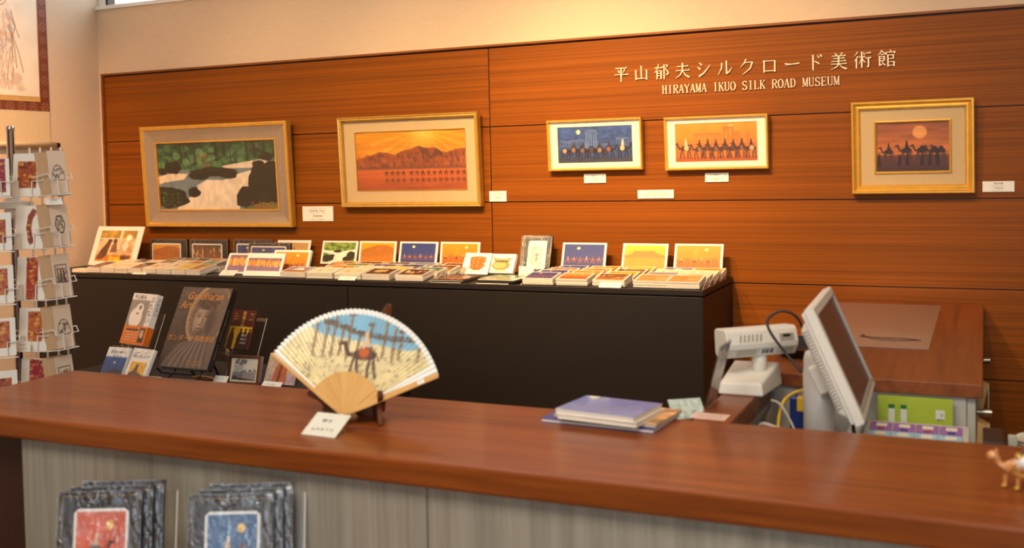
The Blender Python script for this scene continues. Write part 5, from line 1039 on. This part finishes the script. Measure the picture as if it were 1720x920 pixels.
# clear mat on the desk
t = thing('desk_mat', 'clear plastic mat with fine chain pattern on the desk', 'desk mat', (-.470, 2.820, ZD)); MB().box(0, .339, 0, .868, 0, .0018).obj('sheet', 'film', t)
MB().box(.012, .326, .06, .80, .0002, .0009).obj('inner_sheet', 'film', t)
MB().tube(bez([(.165, .16, .003), (.21, .145, .003), (.26, .15, .003), (.315, .135, .003)], 10), .0013, 6).tube(bez([(.165, .16, .003), (.20, .12, .003), (.26, .115, .003), (.315, .135, .003)], 10), .0010, 6).obj('chain', 'stand', t); MB().ell((.165, .16, .004), (.007, .010, .004)).obj('chain_bead', 'stand', t, smooth=True)
# black cash tray
t = thing('cash_tray', 'shallow black plastic money tray on the desk edge', 'tray', (-.475, 2.575, ZD))
b = MB(); Q = [(.020, .030, .135, .195, .004), (0, 0, .155, .225, .026), (.004, .004, .151, .221, .026), (.024, .034, .131, .191, .0055)]
vs_ = []
for x0, y0, x1, y1, z in Q: vs_ += [(x0, y0, z), (x1, y0, z), (x1, y1, z), (x0, y1, z)]
b.add(vs_, [(3, 2, 1, 0)]+[(i*4+k, i*4+(k+1) % 4, (i+1)*4+(k+1) % 4, (i+1)*4+k) for i in range(3) for k in range(4)]+[(12, 13, 14, 15)]); b.obj('tray_body', 'blackp', t); MB().box(.03, .125, .04, .185, 0, .004).obj('foot', 'blackp', t)

# monitor on its column
mo = thing('pos_monitor', 'beige till monitor turned sideways on a silver column', 'monitor', (-.311, 2.190, .762))
MB().lathe([(.031, 0), (.031, .31), (.0295, .315), (.0295, .338), (.026, .350), (.016, .355)], 28).obj('column', 'silver', mo, smooth=True); MB().box(-.034, .034, -.05, .09, 0, .012).obj('foot', 'beige', mo, bevel=.003)
hd = bpy.data.objects.new('display_head', None); COL.objects.link(hd); hd.parent = mo; hd.location = (-.2073+.311, 2.052-2.190, 1.0047-.762); hd.rotation_euler = (rad(-23.3), 0, rad(92.2))
MW, MH = .372, .236
MB().rings(MW, MH, [(0, .018), (0, .004), (.003, 0), (.016, 0), (.020, .004)]).obj('bezel', 'beige', hd)
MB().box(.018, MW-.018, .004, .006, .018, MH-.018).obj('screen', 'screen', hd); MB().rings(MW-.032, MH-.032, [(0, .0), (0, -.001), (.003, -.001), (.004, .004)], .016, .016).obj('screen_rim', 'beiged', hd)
MB().box(.001, MW-.001, .0185, .026, .004, MH-.004).obj('rear_shell', 'beige', hd, bevel=.004); MB().hexa([(.010, .026, .015), (MW-.012, .026, .02), (MW-.04, .042, .03), (.016, .042, .030), (.010, .026, MH-.02), (MW-.012, .026, MH-.02), (MW-.04, .042, MH-.04), (.016, .042, MH-.035)]).obj('rear_housing', 'beige', hd, bevel=.004)
vm = MB().box(-.0014, .003, -.006, .006, -.0013, .0013).mesh('vent')
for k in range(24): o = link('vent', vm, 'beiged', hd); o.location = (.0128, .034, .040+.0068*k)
MB().box(.10, .19, .04, .075, .06, .12).obj('neck', 'beige', hd, bevel=.004); MB().tube([(.37, .02, .05), (.395, .02, .05)], .012, 14).obj('card_reader', 'beige', hd, smooth=False)

# customer display
cd = thing('customer_display', 'beige customer price display seen from behind on its base', 'display', (-.485, 2.320, 1.0), 4)
MB().hexa([(-.052, -.078, 0), (.046, -.086, 0), (.072, .060, 0), (-.040, .072, 0), (-.048, -.072, .026), (.042, -.080, .028), (.066, .056, .052), (-.036, .066, .050)]).obj('base', 'beige', cd, bevel=.005, seg=3)
MB().lathe([(.0165, .028), (.0165, .070), (.0155, .072), (.0155, .10)], 24, (.028, .006, 0)).obj('neck', 'beige', cd, smooth=True)
hd2 = bpy.data.objects.new('head', None); COL.objects.link(hd2); hd2.parent = cd; hd2.location = (.028, .006, .074); hd2.rotation_euler = (rad(-4), 0, rad(38))
pf = [(-.016, 0), (-.030, .020), (-.032, .030), (-.026, .058), (-.018, .064), (.020, .064), (.026, .058), (.026, .010), (.018, 0)]
MB().prism(pf, -.096, .082, 'x').obj('housing', 'beige', hd2, bevel=.003, seg=2)
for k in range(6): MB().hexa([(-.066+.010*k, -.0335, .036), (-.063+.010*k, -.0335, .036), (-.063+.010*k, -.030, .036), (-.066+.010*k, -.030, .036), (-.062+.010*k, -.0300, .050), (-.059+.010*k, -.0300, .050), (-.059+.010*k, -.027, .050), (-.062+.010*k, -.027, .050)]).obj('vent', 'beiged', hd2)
MB().hexa([(.035, -.0338, .034), (.070, -.0338, .034), (.070, -.030, .034), (.035, -.030, .034), (.035, -.0305, .048), (.070, -.0305, .048), (.070, -.027, .048), (.035, -.027, .048)]).obj('port_panel', 'beiged', hd2); MB().box(.042, .060, -.0338, -.030, .041, .046).obj('port', 'blackp', hd2)
def slip(x0, x1, z0, z1, nm, m):      # label on the sloping underside
    f = lambda z: -.016-.7*z-.0006
    return MB().add([(x0, f(z0), z0), (x1, f(z0), z0), (x1, f(z1), z1), (x0, f(z1), z1)], [(0, 1, 2, 3)]).obj(nm, m, hd2)
slip(-.070, -.022, .003, .017, 'rating_label', 'lgrey'); slip(-.014, .030, .002, .018, 'barcode_label', 'card'); slip(.040, .072, .004, .017, 'rating_label', 'lgrey')
for k in range(14):
    if k % 5 != 3: o = slip(-.008+.0022*k, -.0068+.0022*k+.0003*(k % 3), .006, .016, 'barcode', 'ink'); o.location = (0, -.0005, 0)
# card slanting beside the display
t = thing('sign_holder', 'slanting clear sign holder with photo leaflet left of customer display', 'sign', (-.522, 2.080, 1.0), 90, -15)
MB().box(0, .104, 0, .0025, 0, .136).obj('sheet', 'acrylic', t); c = Canvas(24, 60, (150, 110, 90)); c.rect(0, 1, .93, 1, (40, 70, 150)); c.rect(0, 1, .45, .93, (186, 180, 160)); c.stip(26, (0, 1, .5, .95), .04, [(120, 150, 170), (206, 170, 130), (140, 120, 90), (60, 80, 130)], 2, .7); c.grad((120, 84, 66), (150, 110, 86), 0, .45); [c.line([(0, .06+.09*k), (1, .12+.09*k)], .012, (84, 56, 44)) for k in range(4)]; picture('leaflet', c, .100, .132, t, 'printg', .002, .002, -.0008)
t = thing('leaflet', 'pale green leaflet sticking up behind the counter edge', 'leaflet', (-.575, 2.045, .985), 35, 50, 'loose leaflets at the till'); MB().box(0, .07, 0, .002, 0, .05).obj('sheet', 'cream', t); c = Canvas(30, 20, (176, 190, 176)); c.noise(10, 6, .15, 3); c.stip(20, (0, 1, .1, .9), .05, [(110, 130, 130), (206, 204, 180)], 2, .6); picture('print', c, .07, .05, t, 'prints')
t = thing('leaflet', 'pink lined slip lying on the counter return', 'leaflet', (-.535, 2.010, 1.0), -2, 89, 'loose leaflets at the till'); MB().box(0, .072, -.001, 0, 0, .045).obj('sheet', 'pink', t); scribble(t, .036, .032, .06, .004, 'inkr', -.0018, rows=4, gap=2, seed=9)
# cables in the well
def cable(label, pts, r, m, nm='cable'): tag(MB().tube(bez(pts, 10), r, 8).obj(nm, m, smooth=True), label, 'cable', 'cables behind the till')
cable('thin black cable looping up in front of the customer display', [(-.345, 2.20, 1.066), (-.385, 2.22, 1.105), (-.415, 2.22, 1.148), (-.418, 2.23, 1.172), (-.392, 2.24, 1.186), (-.362, 2.25, 1.172), (-.345, 2.28, 1.115), (-.338, 2.30, 1.06), (-.335, 2.30, .98)], .0030, 'cable')
cable('yellow network cable arching beside the monitor column', [(-.335, 2.33, 1.000), (-.365, 2.32, 1.003), (-.398, 2.30, .985), (-.405, 2.26, .950), (-.395, 2.22, .920), (-.37, 2.2, .90), (-.34, 2.2, .85)], .0036, 'yellow')
cable('second yellow cable hanging low behind the counter edge', [(-.400, 2.30, .90), (-.39, 2.20, .930), (-.375, 2.16, .955), (-.355, 2.14, .93), (-.34, 2.13, .88)], .0036, 'yellow')
cable('grey cable drooping from the display base to the shelf', [(-.42, 2.26, .99), (-.40, 2.25, .985), (-.375, 2.23, .955), (-.355, 2.20, .925), (-.34, 2.17, .90), (-.335, 2.15, .87)], .0028, 'grey')
cable('thick grey cable curving along behind the counter edge', [(-.425, 2.16, .93), (-.425, 2.14, .955), (-.41, 2.12, .972), (-.38, 2.11, .968), (-.35, 2.11, .962), (-.32, 2.10, .955), (-.30, 2.10, .92)], .0042, 'grey')
cable('black lead behind the monitor with a moulded plug', [(-.285, 2.24, 1.02), (-.265, 2.25, .99), (-.255, 2.26, .965), (-.25, 2.26, .93)], .0040, 'cable')
cable('black cord hanging below the customer display base', [(-.425, 2.30, 1.0), (-.430, 2.28, .97), (-.440, 2.26, .945), (-.425, 2.23, .93), (-.40, 2.21, .92)], .0032, 'cable')
tag(MB().box(-.430, -.352, 2.10, 2.20, .763, .940).obj('power_adapter', 'blackp', bevel=.014, seg=3), 'black power adapter lying in the well beside the cables', 'adapter')
tag(MB().box(-.395, -.34, 2.335, 2.375, .763, .985).obj('connector_block', 'blue', bevel=.005), 'blue connector block behind the yellow cable', 'connector')
tag(MB().box(-.372, -.345, 2.290, 2.318, .962, .994).obj('yellow_plug', 'yellow', bevel=.003), 'yellow plug beside the monitor column', 'plug')
tag(MB().box(-.274, -.239, 2.085, 2.39, .763, .905).box(-.270, -.243, 2.10, 2.37, .905, .93).obj('receipt_printer', 'white', bevel=.006), 'white receipt printer low behind the monitor', 'printer')
# green document file and ticket box
t = thing('document_file', 'lime green document file with white tabs under desk edge', 'file', (-.216, 2.398, .763), 0, 2)
MB().box(0, .152, 0, .004, 0, .223).obj('sheet', 'green', t)
for x in (.022, .047): MB().box(x, x+.0125, -.0012, 0, .165, .205).obj('tab', 'card', t); MB().box(x, x+.0125, -.0015, 0, .196, .205).obj('tab_head', 'dgreen', t)
MB().box(.118, .136, -.0012, 0, .178, .198).obj('sticker', 'card', t); o = scribble(t, .127, .188, .014, .006, 'ink', -.0016, rows=2, seed=4)
for k in range(6): q = MB().box(.002+.024*k, .018+.024*k, -.0012, 0, .148-.001*k, .158-.001*k).obj('slip', 'card', t); scribble(q, .010+.024*k, .153-.001*k, .012, .004, 'ink', -.0016, seed=30+k)
MB().box(-.002, .156, -.0035, -.0028, -.001, .226).obj('sleeve', 'acrylic', t)
t = thing('ticket_box', 'shallow box of purple and pale blue tickets behind the counter', 'box', (-.236, 2.215, .763), 0, 0)
MB().hexa([(0, 0, 0), (.205, 0, 0), (.205, .165, 0), (0, .165, 0), (0, 0, .150), (.205, 0, .150), (.205, .165, .173), (0, .165, .173)]).obj('box', 'lgrey', t, bevel=.002)
for r_ in range(3):
    for k in range(4):
        y = .148-.048*r_; z = lambda yy: .1502+.1394*yy
        x = .010+.046*k; o = MB().hexa([(x, y-.044, z(y-.044)), (x+.043, y-.044, z(y-.044)), (x+.043, y, z(y)), (x, y, z(y)), (x, y-.044, z(y-.044)+.003), (x+.043, y-.044, z(y-.044)+.003), (x+.043, y, z(y)+.003), (x, y, z(y)+.003)]).obj('ticket', 'lblue' if r_ % 2 else 'purple', t)
        q = MB().hexa([(x+.012, y-.024, z(y-.024)+.003), (x+.034, y-.024, z(y-.024)+.003), (x+.034, y-.010, z(y-.010)+.003), (x+.012, y-.010, z(y-.010)+.003), (x+.012, y-.024, z(y-.024)+.0045), (x+.034, y-.024, z(y-.024)+.0045), (x+.034, y-.010, z(y-.010)+.0045), (x+.012, y-.010, z(y-.010)+.0045)]).obj('label', 'cream', o)
        MB().box(x+.016, x+.030, y-.040, y-.031, z(y-.036)+.002, z(y-.034)+.0044).obj('stamp', 'navy' if k % 2 else 'inkr', o)
# odds and ends right of the desk
tag(MB().box(-.006, .034, 2.19, 2.31, .763, .955).obj('till_drawer_box', 'blackp', bevel=.003), 'small black box at the right behind the counter', 'box')
t = thing('cord_coil', 'coiled beige cord beside the small black box', 'cord', (.070, 2.26, .763)); b = MB()
for k in range(4): b.tube([(.028*math.cos(a)+.004*k, .004*k, .165+.004*k+.010*math.sin(a)+.008) for a in np.linspace(0, 2*PI, 24, endpoint=False)], .0018, 6, True)
b.obj('loops', 'cream', t); MB().box(-.03, -.014, -.01, .01, 0, .19).obj('clip', 'lgrey', t); MB().box(-.025, .025, -.02, .02, 0, .166).obj('holder', 'blackp', t)

bpy.data.scenes.remove(TSC)
